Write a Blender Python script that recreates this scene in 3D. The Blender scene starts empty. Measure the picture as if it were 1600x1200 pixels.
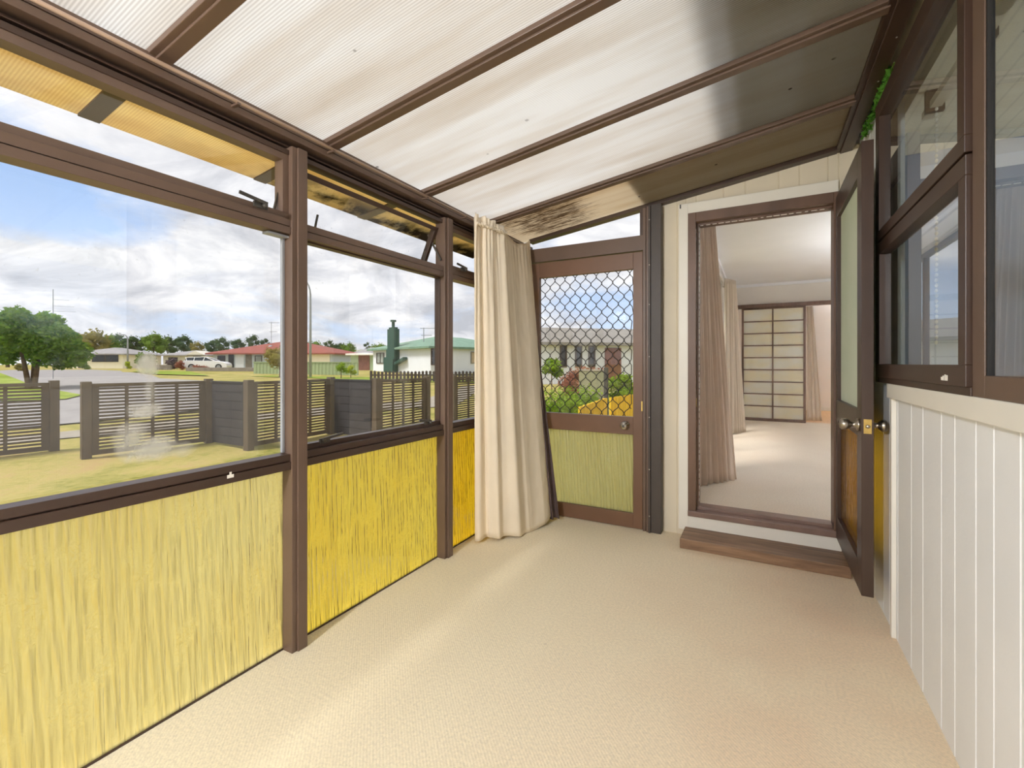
import bpy, bmesh, math, random
from mathutils import Vector, Matrix, noise as mnoise
random.seed(7)
C = bpy.context.scene.collection
SC = bpy.context.scene
FILL_LAMP = 660  # strength of the fill globe added behind the viewer

# ------------------------------------------------------------------ helpers
class MB:
    def __init__(s): s.v = []; s.f = []; s.m = []; s.mi = 0
    def add(s, vs, fs):
        o = len(s.v); s.v += [tuple(p) for p in vs]
        for f in fs: s.f.append([o + i for i in f]); s.m.append(s.mi)
        return s
    def box(s, x0, x1, y0, y1, z0, z1):
        x0, x1 = min(x0, x1), max(x0, x1); y0, y1 = min(y0, y1), max(y0, y1); z0, z1 = min(z0, z1), max(z0, z1)
        return s.add([(x0,y0,z0),(x1,y0,z0),(x1,y1,z0),(x0,y1,z0),(x0,y0,z1),(x1,y0,z1),(x1,y1,z1),(x0,y1,z1)],
              [(0,3,2,1),(4,5,6,7),(0,1,5,4),(1,2,6,5),(2,3,7,6),(3,0,4,7)])
    def obox(s, c, ex, ey, ez):
        c, ex, ey, ez = Vector(c), Vector(ex), Vector(ey), Vector(ez)
        vs = [c+a*ex+b*ey+d*ez for d in (-1,1) for a,b in ((-1,-1),(1,-1),(1,1),(-1,1))]
        return s.add(vs, [(0,3,2,1),(4,5,6,7),(0,1,5,4),(1,2,6,5),(2,3,7,6),(3,0,4,7)])
    def prism(s, poly, axis, a, b):
        n = len(poly)
        def P(q, t):
            return (t, q[0], q[1]) if axis == 'x' else (q[0], t, q[1]) if axis == 'y' else (q[0], q[1], t)
        vs = [P(q, a) for q in poly] + [P(q, b) for q in poly]
        fs = [list(range(n))[::-1], list(range(n, 2*n))] + [(i, (i+1) % n, n+(i+1) % n, n+i) for i in range(n)]
        return s.add(vs, fs)
    def tube(s, path, r, n=8, caps=True):
        P = [Vector(p) for p in path]; R = r if isinstance(r, (list, tuple)) else [r]*len(P)
        o = len(s.v); up = Vector((0,0,1)); prev = None
        for i, p in enumerate(P):
            d = (P[min(i+1, len(P)-1)] - P[max(i-1, 0)]).normalized()
            if prev is None:
                a = d.cross(up)
                if a.length < .05: a = d.cross(Vector((1,0,0)))
                a.normalize()
            else:
                a = (prev - d*prev.dot(d))
                a.normalize()
            prev = a; b = d.cross(a)
            for k in range(n):
                t = 2*math.pi*k/n
                s.v.append(tuple(p + (a*math.cos(t) + b*math.sin(t))*R[i]))
        for i in range(len(P)-1):
            for k in range(n):
                s.f.append([o+i*n+k, o+i*n+(k+1) % n, o+(i+1)*n+(k+1) % n, o+(i+1)*n+k]); s.m.append(s.mi)
        if caps:
            s.f.append([o+k for k in range(n)][::-1]); s.m.append(s.mi)
            s.f.append([o+(len(P)-1)*n+k for k in range(n)]); s.m.append(s.mi)
        return s
    def lathe(s, prof, origin, d, n=20):
        # prof: (distance along d, radius)
        o = Vector(origin); d = Vector(d).normalized()
        return s.tube([o + d*t for t, r in prof], [max(r, .0005) for t, r in prof], n)
    def blob(s, c, r, sub=2, amp=.25, fr=1.5, sd=0):
        bm = bmesh.new(); bmesh.ops.create_icosphere(bm, subdivisions=sub, radius=1)
        c = Vector(c); vs = []
        for v in bm.verts:
            k = 1 + amp*mnoise.noise(v.co*fr + Vector((sd*3.1, sd*1.7, sd)))
            vs.append((c.x+v.co.x*r[0]*k, c.y+v.co.y*r[1]*k, c.z+v.co.z*r[2]*k))
        fs = [[v.index for v in f.verts] for f in bm.faces]; bm.free()
        return s.add(vs, fs)
    def leaf(s, p, size, rng):
        d = Vector((rng.gauss(0,1), rng.gauss(0,1), rng.gauss(0,.7))).normalized()
        a = d.cross(Vector((rng.gauss(0,1), rng.gauss(0,1), rng.gauss(0,1)))).normalized()
        p = Vector(p); l = size*rng.uniform(.7, 1.3); w = l*.5
        return s.add([p-d*l*.5, p+a*w*.5, p+d*l*.5, p-a*w*.5], [(0,1,2,3)])
    def build(s, name, mat, parent=None, smooth=False, bevel=0, solid=0, subsurf=0):
        off = Vector((0,0,0))
        q = parent
        while q is not None: off += q.location; q = q.parent
        me = bpy.data.meshes.new(name)
        me.from_pydata([(x-off.x, y-off.y, z-off.z) for x, y, z in s.v], [], s.f)
        mats = mat if isinstance(mat, (list, tuple)) else [mat]
        for m in mats: me.materials.append(m)
        if len(mats) > 1: me.polygons.foreach_set('material_index', s.m)
        if smooth: me.polygons.foreach_set('use_smooth', [True]*len(me.polygons))
        me.update()
        o = bpy.data.objects.new(name, me); C.objects.link(o)
        if parent is not None: o.parent = parent
        if bevel:
            b = o.modifiers.new('bevel', 'BEVEL'); b.width = bevel; b.segments = 2; b.limit_method = 'ANGLE'; b.angle_limit = .6
        if solid:
            b = o.modifiers.new('solid', 'SOLIDIFY'); b.thickness = solid; b.offset = 0
        if subsurf:
            b = o.modifiers.new('sub', 'SUBSURF'); b.levels = subsurf; b.render_levels = subsurf
        return o

def tag(o, label=None, cat=None, group=None, kind=None):
    if label: o['label'] = label
    if cat: o['category'] = cat
    if group: o['group'] = group
    if kind: o['kind'] = kind
    return o
def thing(name, loc, label=None, cat=None, group=None, kind=None):
    o = bpy.data.objects.new(name, None); C.objects.link(o); o.location = loc; o.empty_display_size = .1
    return tag(o, label, cat, group, kind)
def struct(o, label=None, cat=None): return tag(o, label, cat, None, 'structure')

# ------------------------------------------------------------------ materials
def lin(c):
    r = []
    for x in c:
        x /= 255.0
        r.append(x/12.92 if x <= .04045 else ((x+.055)/1.055)**2.4)
    return tuple(r) + (1,)
class NT:
    def __init__(s, name):
        s.mat = bpy.data.materials.new(name); s.mat.use_nodes = True; s.t = s.mat.node_tree; s.t.nodes.clear()
        s.out = s.t.nodes.new('ShaderNodeOutputMaterial')
    def n(s, ty, ins=None, **props):
        nd = s.t.nodes.new('ShaderNode'+ty)
        for k, v in props.items(): setattr(nd, k, v)
        for k, v in (ins or {}).items(): s.set(nd, k, v)
        return nd
    def set(s, nd, k, v):
        i = nd.inputs[k]
        if isinstance(v, bpy.types.NodeSocket): s.t.links.new(v, i)
        elif isinstance(v, bpy.types.Node): s.t.links.new(v.outputs[0], i)
        else: i.default_value = v
    def surf(s, nd): s.t.links.new(nd.outputs[0] if isinstance(nd, bpy.types.Node) else nd, s.out.inputs['Surface']); return s.mat
    def co(s, kind='Object', scale=(1,1,1), loc=(0,0,0), rot=(0,0,0)):
        tc = s.n('TexCoord'); mp = s.n('Mapping', {'Scale': scale, 'Location': loc, 'Rotation': rot})
        s.t.links.new(tc.outputs[kind], mp.inputs['Vector']); return mp.outputs[0]
    def pos(s, scale=(1,1,1), loc=(0,0,0)):
        g = s.n('NewGeometry'); mp = s.n('Mapping', {'Scale': scale, 'Location': loc})
        s.t.links.new(g.outputs['Position'], mp.inputs['Vector']); return mp.outputs[0]
    def noise(s, vec, scale=5, detail=4, rough=.55, dist=0):
        return s.n('TexNoise', {'Vector': vec, 'Scale': scale, 'Detail': detail, 'Roughness': rough, 'Distortion': dist}).outputs['Fac']
    def ramp(s, fac, stops, interp='LINEAR'):
        r = s.n('ValToRGB', {'Fac': fac}); cr = r.color_ramp; cr.interpolation = interp
        while len(cr.elements) < len(stops): cr.elements.new(.5)
        for e, (p, c) in zip(cr.elements, stops):
            e.position = p; e.color = c if len(c) == 4 else tuple(c)+(1,)
        return r.outputs[0]
    def math(s, op, a, b=0.0, clamp=False):
        m = s.n('Math', operation=op, use_clamp=clamp); s.set(m, 0, a); s.set(m, 1, b); return m.outputs[0]
    def mix(s, fac, a, b, blend='MIX'):
        m = s.n('Mix', data_type='RGBA', blend_type=blend)
        s.set(m, 0, fac); s.set(m, 6, a); s.set(m, 7, b); return m.outputs[2]
    def mixs(s, fac, a, b):
        m = s.n('MixShader'); s.set(m, 0, fac)
        s.t.links.new(a.outputs[0], m.inputs[1]); s.t.links.new(b.outputs[0], m.inputs[2]); return m
    def bump(s, h, strength=.3, dist=.01):
        return s.n('Bump', {'Height': h, 'Strength': strength, 'Distance': dist}).outputs[0]
    def fres(s, f0=.05, normal=None):
        # reflectance of the front face only, so that thin panes never mirror from inside
        lw = s.n('LayerWeight', {'Blend': .5})
        if normal is not None: s.set(lw, 'Normal', normal)
        g = s.n('NewGeometry')
        p = s.math('POWER', lw.outputs['Facing'], 5.0)
        f = s.math('ADD', s.math('MULTIPLY', p, 1-f0), f0)
        return s.math('MULTIPLY', f, s.math('SUBTRACT', 1.0, g.outputs['Backfacing']))

def plain(name, rgb, rough=.5, var=.06, vscale=6, bump=0, bscale=40, metal=0, spec=.5, stretch=(1,1,1)):
    t = NT(name); c = lin(rgb); v = t.pos(stretch)
    nz = t.noise(v, vscale, 4)
    lo = tuple(x*(1-var*2) for x in c[:3])+(1,); hi = tuple(min(1, x*(1+var*2)) for x in c[:3])+(1,)
    col = t.ramp(nz, [(.3, lo), (.7, hi)])
    b = t.n('BsdfPrincipled', {'Base Color': col, 'Roughness': rough, 'Metallic': metal, 'Specular IOR Level': spec})
    if bump:
        t.set(b, 'Normal', t.bump(t.noise(v, bscale, 3), bump, .01))
    return t.surf(b)

M = {}
M['alu'] = plain('brown_aluminium', (102,82,69), .42, .05, 3)
M['alu_dark'] = plain('dark_and_shaded_aluminium', (66,48,38), .4, .06, 3)  # dark frames; also paints shade on the low rails and head recess
M['alu_door'] = plain('door_brown_aluminium', (112,82,62), .4, .05, 3)
M['plate'] = plain('charcoal_brown_metal', (70,62,57), .5, .06, 3)
M['rubber'] = plain('black_gasket', (26,24,23), .6, .02)
M['latch'] = plain('grey_cast_metal', (88,84,78), .38, .08, 20, metal=.6)
M['silver'] = plain('satin_chrome', (205,200,192), .22, .02, metal=1)
M['nickel'] = plain('aged_nickel', (178,170,158), .28, .05, 30, metal=1)
M['brass'] = plain('brass_plate', (200,172,105), .3, .05, 30, metal=1)
M['screw'] = plain('steel_screw', (190,185,176), .35, .02, metal=.8)
M['white_wall'] = plain('white_board_paint', (234,236,238), .5, .02, 2, bump=.04, bscale=60)
M['cream_wall'] = plain('cream_board_paint', (222,212,190), .55, .03, 2, bump=.04, bscale=60)
M['white_trim'] = plain('white_gloss_paint', (234,231,222), .4, .02, 2)
M['lounge_wall'] = plain('pale_plaster', (232,228,222), .7, .02, 1)
M['lounge_ceil'] = plain('white_ceiling_paint', (238,239,242), .8, .02, 1)
M['pink_wall'] = plain('warm_white_plaster', (240,235,229), .7, .02, 1)
M['blue_wall'] = plain('blue_grey_plaster', (150,162,182), .7, .03, 1)
M['soffit'] = plain('dark_stained_soffit', (66,56,48), .7, .08, 4)
M['brown_wood'] = plain('brown_stained_jamb', (104,78,62), .45, .12, 5, bump=.1, stretch=(1,1,.2))
M['chip'] = plain('white_paint_chip', (240,236,228), .5, .02)
M['lining'] = plain('dark_lining_fabric', (84,68,66), .8, .1, 8)
M['mesh_black'] = plain('black_grille', (34,30,28), .45, .05)

def wood(name, a, b, axis=0, rough=.5):
    t = NT(name); s = [14,14,14]; s[axis] = 1.2
    v = t.pos(tuple(s))
    nz = t.noise(v, 2.2, 6, .6, .6)
    col = t.ramp(nz, [(.3, lin(a)), (.55, lin([(x+y)/2 for x, y in zip(a, b)])), (.75, lin(b))])
    return t.surf(t.n('BsdfPrincipled', {'Base Color': col, 'Roughness': rough, 'Normal': t.bump(nz, .15, .004)}))
M['plank'] = wood('weathered_plank', (104,78,58), (172,138,108), 0, .5)
M['floorwood'] = wood('honey_timber_floor', (196,150,98), (228,188,138), 1, .3)
M['shoji_frame'] = wood('shoji_brown_timber', (84,62,50), (116,90,72), 2, .5)
M['timber_yellow'] = wood('new_yellow_timber', (220,172,20), (255,218,50), 2, .6)

def carpet(name, base, warm):
    t = NT(name); v = t.pos()
    big = t.noise(v, 1.1, 4, .6); fine = t.noise(v, 95, 3, .7)
    soil_and_shade = t.math('MULTIPLY', t.math('ADD', t.n('SeparateXYZ', {'Vector': v}).outputs['X'], 1.0), .9, True)     # soiling plus painted light falloff, deeper towards the right wall
    col = t.mix(t.math('MULTIPLY', t.math('ADD', t.ramp(big, [(.38, (0,0,0)), (.66, (.6,.6,.6))]), .4), soil_and_shade, True), lin(base), lin(warm))
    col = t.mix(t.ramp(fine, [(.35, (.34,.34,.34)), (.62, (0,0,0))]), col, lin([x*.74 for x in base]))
    vo = t.n('TexVoronoi', {'Vector': v, 'Scale': 4.2, 'Randomness': 1.0})
    spot = t.ramp(vo.outputs['Distance'], [(.0, (1,1,1)), (.022, (1,1,1)), (.034, (0,0,0))])
    keep = t.ramp(t.noise(t.pos((1,1,1), (3,1,0)), 2.3, 2), [(.52, (0,0,0)), (.58, (.8,.8,.8))])
    col = t.mix(t.math('MULTIPLY', spot, keep), col, lin((112,84,62)))
    loop = t.n('TexWave', {'Vector': v, 'Scale': 46, 'Distortion': 3.0, 'Detail': 2, 'Detail Scale': 6}, wave_type='BANDS', bands_direction='DIAGONAL').outputs['Fac']
    h = t.math('ADD', t.math('MULTIPLY', fine, 1.0), t.math('MULTIPLY', loop, .5))
    b = t.n('BsdfPrincipled', {'Base Color': col, 'Roughness': .95, 'Specular IOR Level': .15, 'Normal': t.bump(h, .3, .003),
        'Sheen Weight': .15})
    return t.surf(b)
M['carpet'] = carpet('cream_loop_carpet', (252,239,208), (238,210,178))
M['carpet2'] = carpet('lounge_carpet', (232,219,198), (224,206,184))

def fabric(name, rgb, trans=.25, weave=300, tint=None):
    t = NT(name); v = t.pos()
    nz = t.noise(v, 5, 3); c = lin(rgb)
    col = t.ramp(nz, [(.3, tuple(x*.93 for x in c[:3])), (.7, c)])
    bn = t.bump(t.noise(v, weave, 2), .15, .002)
    d = t.n('BsdfDiffuse', {'Color': col, 'Normal': bn}); tr = t.n('BsdfTranslucent', {'Color': lin(tint or rgb)})
    return t.surf(t.mixs(trans, d, tr))
M['curtain'] = fabric('cream_curtain_cloth', (254,243,222), .22)
M['taupe'] = fabric('taupe_curtain_cloth', (240,224,208), .22, 180)
M['sheer'] = fabric('pale_curtain_cloth', (236,226,212), .4, 180)
M['bluecloth'] = fabric('slate_curtain_cloth', (96,106,124), .1, 180)

def clear_glass(name, f0=.06, smudge=None, tint=(1,1,1,1), haze=0.0):
    t = NT(name)
    tr = t.n('BsdfTransparent', {'Color': tint}); gl = t.n('BsdfGlossy', {'Roughness': .0, 'Color': (1,1,1,1)})
    sh = t.mixs(t.fres(f0), tr, gl)
    v = t.pos()
    fac = None
    if smudge:
        sep = t.n('SeparateXYZ', {'Vector': v})
        for (cy, cz, ry, rz, k) in smudge:
            dy = t.math('DIVIDE', t.math('SUBTRACT', sep.outputs['Y'], cy), ry)
            dz = t.math('DIVIDE', t.math('SUBTRACT', sep.outputs['Z'], cz), rz)
            d2 = t.math('ADD', t.math('MULTIPLY', dy, dy), t.math('MULTIPLY', dz, dz))
            nz = t.noise(v, 14, 5, .65)
            m = t.math('SUBTRACT', t.math('ADD', 1.0, t.math('MULTIPLY', t.math('SUBTRACT', nz, .5), 2.2)), d2, True)
            m = t.math('MULTIPLY', m, k)
            fac = m if fac is None else t.math('MAXIMUM', fac, m)
    if haze:
        sp = t.ramp(t.noise(v, 55, 3, .7), [(.66, (0,0,0)), (.76, (haze,)*3)])
        sp2 = t.ramp(t.noise(t.pos((1,1,.35)), 3, 4, .6), [(.45, (0,0,0)), (.8, (haze*.35,)*3)])
        hz = t.math('MAXIMUM', sp, sp2)
        fac = hz if fac is None else t.math('MAXIMUM', fac, hz)
    if fac is not None:
        df = t.n('BsdfDiffuse', {'Color': (.75,.74,.7,1)}); tl = t.n('BsdfTranslucent', {'Color': (.75,.74,.7,1)})
        sh = t.mixs(fac, sh, t.mixs(.5, df, tl))
    return t.surf(sh)
M['glass'] = clear_glass('clear_glass', .07)
M['glass_dirty'] = clear_glass('dusty_glass', .07, None, haze=.25)
M['glass_smudge'] = clear_glass('smudged_glass', .09, [(.742,1.19,.035,.045,.6),(.748,1.11,.02,.06,.25),(.735,1.05,.05,.032,.5),(.70,.96,.06,.06,.35),(.76,.92,.09,.05,.5),(.84,.905,.06,.03,.25)], haze=.14)
M['glass_room'] = clear_glass('reflecting_glass', .28, None, (.92,.95,.95,1), haze=.05)

def amber(name, rgb, sat, wt=.45, wr=.35, straight=.2, scale=1.0):
    # patterned cathedral glass: long vertical runs broken by clusters of pips
    t = NT(name); v1 = t.pos((1,1,.07), (2,0,0)); v2 = t.pos((44*scale,44*scale,38*scale))
    runs = t.n('TexWave', {'Vector': v1, 'Scale': 25.0*scale, 'Distortion': 5.0, 'Detail': 2.5, 'Detail Scale': 1.6, 'Detail Roughness': .6}, wave_type='BANDS', bands_direction='DIAGONAL').outputs['Fac']
    pips = t.noise(v2, 2.0, 2, .5, 1.0)
    where = t.ramp(t.noise(t.pos((6,6,4)), 1.6, 3), [(.50, (0,0,0)), (.60, (1,1,1))])
    h = t.math('ADD', t.math('MULTIPLY', runs, t.math('SUBTRACT', 1.0, t.math('MULTIPLY', where, .6))), t.math('MULTIPLY', t.math('MULTIPLY', pips, where), .8))
    nb = t.bump(h, 1.0, .006)
    line = t.math('MAXIMUM', t.ramp(runs, [(.0, (1,1,1)), (.11, (0,0,0))]), t.math('MULTIPLY', t.ramp(pips, [(.34, (1,1,1)), (.42, (0,0,0))]), where))
    soft = t.noise(t.pos((2,2,.9)), 1.3, 3)
    col = t.mix(t.math('ADD', t.math('MULTIPLY', line, .22), t.math('MULTIPLY', t.math('SUBTRACT', soft, .38), .6), True), lin(rgb), lin(sat))
    tl = t.n('BsdfTranslucent', {'Color': col, 'Normal': nb}); rf = t.n('BsdfRefraction', {'Color': col, 'Roughness': .12, 'IOR': 1.25, 'Normal': nb})
    tp = t.n('BsdfTransparent', {'Color': col}); gl = t.n('BsdfGlossy', {'Roughness': .08, 'Color': (1,1,1,1), 'Normal': nb})
    a = t.mixs(wr/(wr+wt), tl, rf); a = t.mixs(straight, a, tp)
    return t.surf(t.mixs(t.fres(.05, nb), a, gl))
def siding(name, rgb, sc=7.0, ax='Z'):
    t = NT(name); w = t.n('TexWave', {'Vector': t.pos(), 'Scale': sc}, wave_type='BANDS', bands_direction=ax).outputs['Fac']
    col = t.mix(t.math('MULTIPLY', t.ramp(w, [(0, (1,1,1)), (.12, (0,0,0))]), .3), lin(rgb), lin([x*.6 for x in rgb]))
    return t.surf(t.n('BsdfPrincipled', {'Base Color': col, 'Roughness': .6}))
M['amber'] = amber('amber_cathedral_glass', (255,248,206), (250,226,128), .66, .28, .08)
M['amber_mid'] = amber('amber_glass_oblique_tint', (255,243,158), (242,210,66), .66, .28, .08)  # same amber glass; longer light path at a slant put into the tint
M['amber_far'] = amber('amber_glass_grazing_tint', (255,232,112), (236,188,40), .66, .28, .08)  # same amber glass again, tinted deepest for the grazing view
M['amber_pale'] = amber('straw_cathedral_glass', (255,254,216), (246,234,150), .72, .25, .06)
M['amber_dark'] = amber('deep_amber_glass', (255,234,130), (240,200,84), .2, .05, .75)
def frosted():
    t = NT('frosted_glass'); v = t.pos(); nz = t.noise(v, 60, 2)
    col = t.ramp(t.noise(v, 3, 2), [(.3, lin((214,228,206))), (.7, lin((226,236,218)))])
    d = t.n('BsdfDiffuse', {'Color': col}); tl = t.n('BsdfTranslucent', {'Color': lin((222,232,212))}); g = t.n('BsdfGlossy', {'Roughness': .35, 'Normal': t.bump(nz, .2, .003)})
    return t.surf(t.mixs(.05, t.mixs(.06, d, tl), g))
M['frosted'] = frosted()

def sheet(name, base, tan, mould=0.0, streak=.5, T=.8):
    # twin-wall polycarbonate: fine flutes down the slope, streaks and specks of dirt
    t = NT(name); v = t.pos()
    sep = t.n('SeparateXYZ', {'Vector': v})
    flute = t.n('TexWave', {'Vector': v, 'Scale': 32.0, 'Distortion': 0.0}, wave_type='BANDS', bands_direction='Y').outputs['Fac']
    st = t.noise(t.pos((.7,7,.7)), 1.0, 5, .6)
    col = t.mix(t.ramp(st, [(.4, (0,0,0)), (.75, (streak,)*3)]), lin(base), lin(tan))
    col = t.mix(t.math('MULTIPLY', flute, .40), col, lin([x*.70 for x in tan]))
    vo = t.n('TexVoronoi', {'Vector': t.pos((1,1,.05)), 'Scale': 5.5})
    spot = t.ramp(vo.outputs['Distance'], [(0, (1,1,1)), (.035, (1,1,1)), (.06, (0,0,0))])
    keep = t.ramp(t.noise(t.pos((1,1,1), (9,4,0)), 1.7, 2), [(.48, (0,0,0)), (.52, (.85,.85,.85))])
    col = t.mix(t.math('MULTIPLY', spot, keep), col, lin((60,52,44)))
    if mould:
        mz = t.noise(t.pos((9,70,1)), 1.0, 6, .75, .5)
        # the damp corner beside the eave end
        g = t.n('SeparateXYZ', {'Vector': v})
        dx = t.math('DIVIDE', t.math('SUBTRACT', g.outputs['X'], -1.36), .42)
        dy = t.math('DIVIDE', t.math('SUBTRACT', g.outputs['Y'], 3.0), .5)
        area = t.math('SUBTRACT', 1.25, t.math('ADD', t.math('MULTIPLY', dx, dx), t.math('MULTIPLY', dy, dy)), True)
        m = t.ramp(t.math('ADD', mz, t.math('MULTIPLY', t.math('SUBTRACT', area, .5), .22)), [(.55, (0,0,0)), (.66, (.9,.9,.9))])
        col = t.mix(t.math('MULTIPLY', t.math('MULTIPLY', m, area), mould), col, lin((104,84,62)))
    bn = t.bump(flute, .25, .002)
    tl = t.n('BsdfTranslucent', {'Color': col, 'Normal': bn}); df = t.n('BsdfDiffuse', {'Color': col})
    gl = t.n('BsdfGlossy', {'Roughness': .16, 'Color': (.9,.9,.9,1), 'Normal': bn})
    return t.surf(t.mixs(t.fres(.05), t.mixs(T, df, tl), gl))
M['sheet'] = sheet('twinwall_polycarbonate', (248,248,247), (224,214,202), 0, .8, .78)
M['sheet_end'] = sheet('mouldy_polycarbonate', (246,238,222), (216,196,166), 1.0, .8, .7)
def aged():
    t = NT('aged_yellow_polycarbonate')
    fl = t.n('TexWave', {'Vector': t.pos(), 'Scale': 32.0}, wave_type='BANDS', bands_direction='Y').outputs['Fac']
    col = t.ramp(t.noise(t.pos((3,.9,1)), 1.5, 4, .6), [(.35, lin((226,200,150))), (.62, lin((250,235,188)))])
    col = t.mix(t.math('MULTIPLY', fl, .35), col, lin((196,160,100)))
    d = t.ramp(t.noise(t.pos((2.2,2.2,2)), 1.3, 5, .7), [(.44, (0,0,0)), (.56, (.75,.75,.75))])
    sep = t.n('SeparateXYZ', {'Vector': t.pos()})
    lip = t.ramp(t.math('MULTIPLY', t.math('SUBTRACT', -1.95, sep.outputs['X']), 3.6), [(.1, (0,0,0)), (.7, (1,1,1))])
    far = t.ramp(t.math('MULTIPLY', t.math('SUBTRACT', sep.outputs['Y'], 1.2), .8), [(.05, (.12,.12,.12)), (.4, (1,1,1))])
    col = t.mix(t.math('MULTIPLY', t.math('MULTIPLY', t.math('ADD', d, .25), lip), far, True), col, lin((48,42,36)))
    tl = t.n('BsdfTranslucent', {'Color': col}); df = t.n('BsdfDiffuse', {'Color': col})
    return t.surf(t.mixs(.55, df, tl))
M['sheet_aged'] = aged()

def grass(name, stops, sc=1.0):
    t = NT(name); v = t.pos()
    a = t.noise(v, .55*sc, 6, .7, .5); b = t.noise(v, 9*sc, 4, .7)
    f = t.math('ADD', t.math('MULTIPLY', a, .65), t.math('MULTIPLY', b, .35))
    return t.surf(t.n('BsdfPrincipled', {'Base Color': t.ramp(f, [(p, lin(c)) for p, c in stops]), 'Roughness': .9, 'Specular IOR Level': .1, 'Normal': t.bump(b, .6, .03)}))
M['lawn'] = grass('lawn', [(.36,(112,114,48)), (.45,(148,142,74)), (.53,(168,154,92)), (.64,(172,148,100))])
M['verge'] = grass('green_verge', [(.36,(104,124,40)), (.52,(136,152,58)), (.66,(160,164,84))])
M['road'] = plain('grey_asphalt', (146,142,140), .9, .06, 2, bump=.2, bscale=60)
M['concrete'] = plain('pale_concrete', (152,144,130), .9, .08, 2, bump=.2, bscale=30)
M['fence'] = plain('dark_stained_fence', (88,76,62), .7, .1, 5, bump=.1)
M['fence_solid'] = plain('blackened_fence_board', (52,50,54), .7, .1, 5, bump=.1)
M['picket'] = plain('weathered_picket', (66,58,54), .8, .12, 6)
M['colorbond'] = plain('pale_green_metal', (150,166,126), .6, .03)
M['bark'] = plain('brown_bark', (98,78,60), .9, .2, 9, bump=.5, bscale=20)
M['black'] = plain('black_rubber', (24,24,24), .6, .02)
M['carpaint'] = plain('white_car_paint', (238,238,240), .2, .01)
M['carglass'] = plain('dark_car_glass', (40,46,54), .08, .02)
M['redlamp'] = plain('red_lamp_lens', (190,30,30), .2, .02)
M['pole'] = plain('galvanised_pole', (150,153,158), .5, .03)
M['darkwin'] = plain('dark_window_glass', (42,44,52), .08, .1, 2)
M['palewin'] = plain('curtained_window_glass', (150,156,150), .15, .1, 2)
M['stone'] = plain('grey_block_wall', (128,120,110), .9, .1, 3, bump=.2)
M['board_red'] = plain('red_brown_board', (128,84,70), .7, .1, 4)

def leaves(name, a, b, c=None):
    t = NT(name); v = t.pos()
    col = t.ramp(t.noise(v, 2.3, 4, .6), [(.3, lin(a)), (.7, lin(b))])
    oi = t.n('NewGeometry'); col = t.mix(t.math('MULTIPLY', oi.outputs['Random Per Island'], .4), col, lin(c or b))
    d = t.n('BsdfDiffuse', {'Color': col}); tl = t.n('BsdfTranslucent', {'Color': col})
    return t.surf(t.mixs(.35, d, tl))
M['leaf'] = leaves('green_leaves', (72,116,36), (122,158,50), (170,192,70))
M['leaf_dark'] = leaves('dark_pine_needles', (58,80,54), (88,108,70))
M['leaf_mid'] = leaves('mid_green_leaves', (82,112,50), (124,148,70))
M['leaf_yellow'] = leaves('yellow_green_leaves', (140,158,40), (190,200,60))
M['leaf_olive'] = leaves('olive_leaves', (112,112,50), (150,140,70), (170,150,90))
M['leaf_red'] = leaves('red_brown_leaves', (128,74,58), (170,116,94))
M['leaf_hedge'] = leaves('hedge_leaves', (92,128,34), (140,166,54), (166,190,70))
M['ivy'] = leaves('bright_ivy_leaves', (62,112,38), (96,150,58))
def roofing(name, rgb):
    t = NT(name); v = t.pos(); nz = t.noise(v, 1.5, 4, .6); n2 = t.noise(t.pos((3,3,12)), 3, 2)
    c = lin(rgb); col = t.ramp(t.math('ADD', t.math('MULTIPLY', nz, .6), t.math('MULTIPLY', n2, .4)), [(.35, tuple(x*.8 for x in c[:3])), (.65, tuple(min(1, x*1.15) for x in c[:3]))])
    return t.surf(t.n('BsdfPrincipled', {'Base Color': col, 'Roughness': .7}))

# ------------------------------------------------------------------ camera geometry (16 mm lens, eye 1.2 m above the floor)
F, YAW, V0, EYE = 713.36, 0.498586, 568.27, 1.2
cY, sY = math.cos(YAW), math.sin(YAW)
def at(u, k):                                  # ground position seen in column u at distance k along the view
    a = (u-800)/F
    return Vector((k*(a*cY - sY), k*(a*sY + cY), 0))
def hz(v, k): return EYE + (V0-v)*k/F          # height seen in row v at distance k
def gz(x, y): return -.3 + .022*min(max(math.hypot(x, y)-9, 0), 36.4)
SLOPE = .143
def zr(x): return 2.205 + SLOPE*(x+1.72)       # underside of the roof sheets
XL, XR, YE, YW, YN = -1.72, .52, 3.335, 3.40, -3.3   # left frames, right wall, end frames, end wall, near wall

# ------------------------------------------------------------------ sunroom shell
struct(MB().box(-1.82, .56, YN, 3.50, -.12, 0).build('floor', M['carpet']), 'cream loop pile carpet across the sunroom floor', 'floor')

def chamfer_board(mb, plane, a, b, base, face, z0, z1, ch=.0045, ztop=None):
    # one board of a V-grooved lining; its face towards the room
    sg = 1 if face > base else -1
    poly = [(a, base), (a, face - sg*ch), (a+ch, face), (b-ch, face), (b, face - sg*ch), (b, base)]
    if plane == 'x':
        vs0 = [(p[1], p[0], z0) for p in poly]; vs1 = [(p[1], p[0], (ztop(p[1], p[0]) if ztop else z1)) for p in poly]
    else:
        vs0 = [(p[0], p[1], z0) for p in poly]; vs1 = [(p[0], p[1], (ztop(p[0], p[1]) if ztop else z1)) for p in poly]
    n = len(poly)
    mb.add(vs0+vs1, [list(range(n))[::-1], list(range(n, 2*n))] + [(i, (i+1) % n, n+(i+1) % n, n+i) for i in range(n)])

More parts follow.
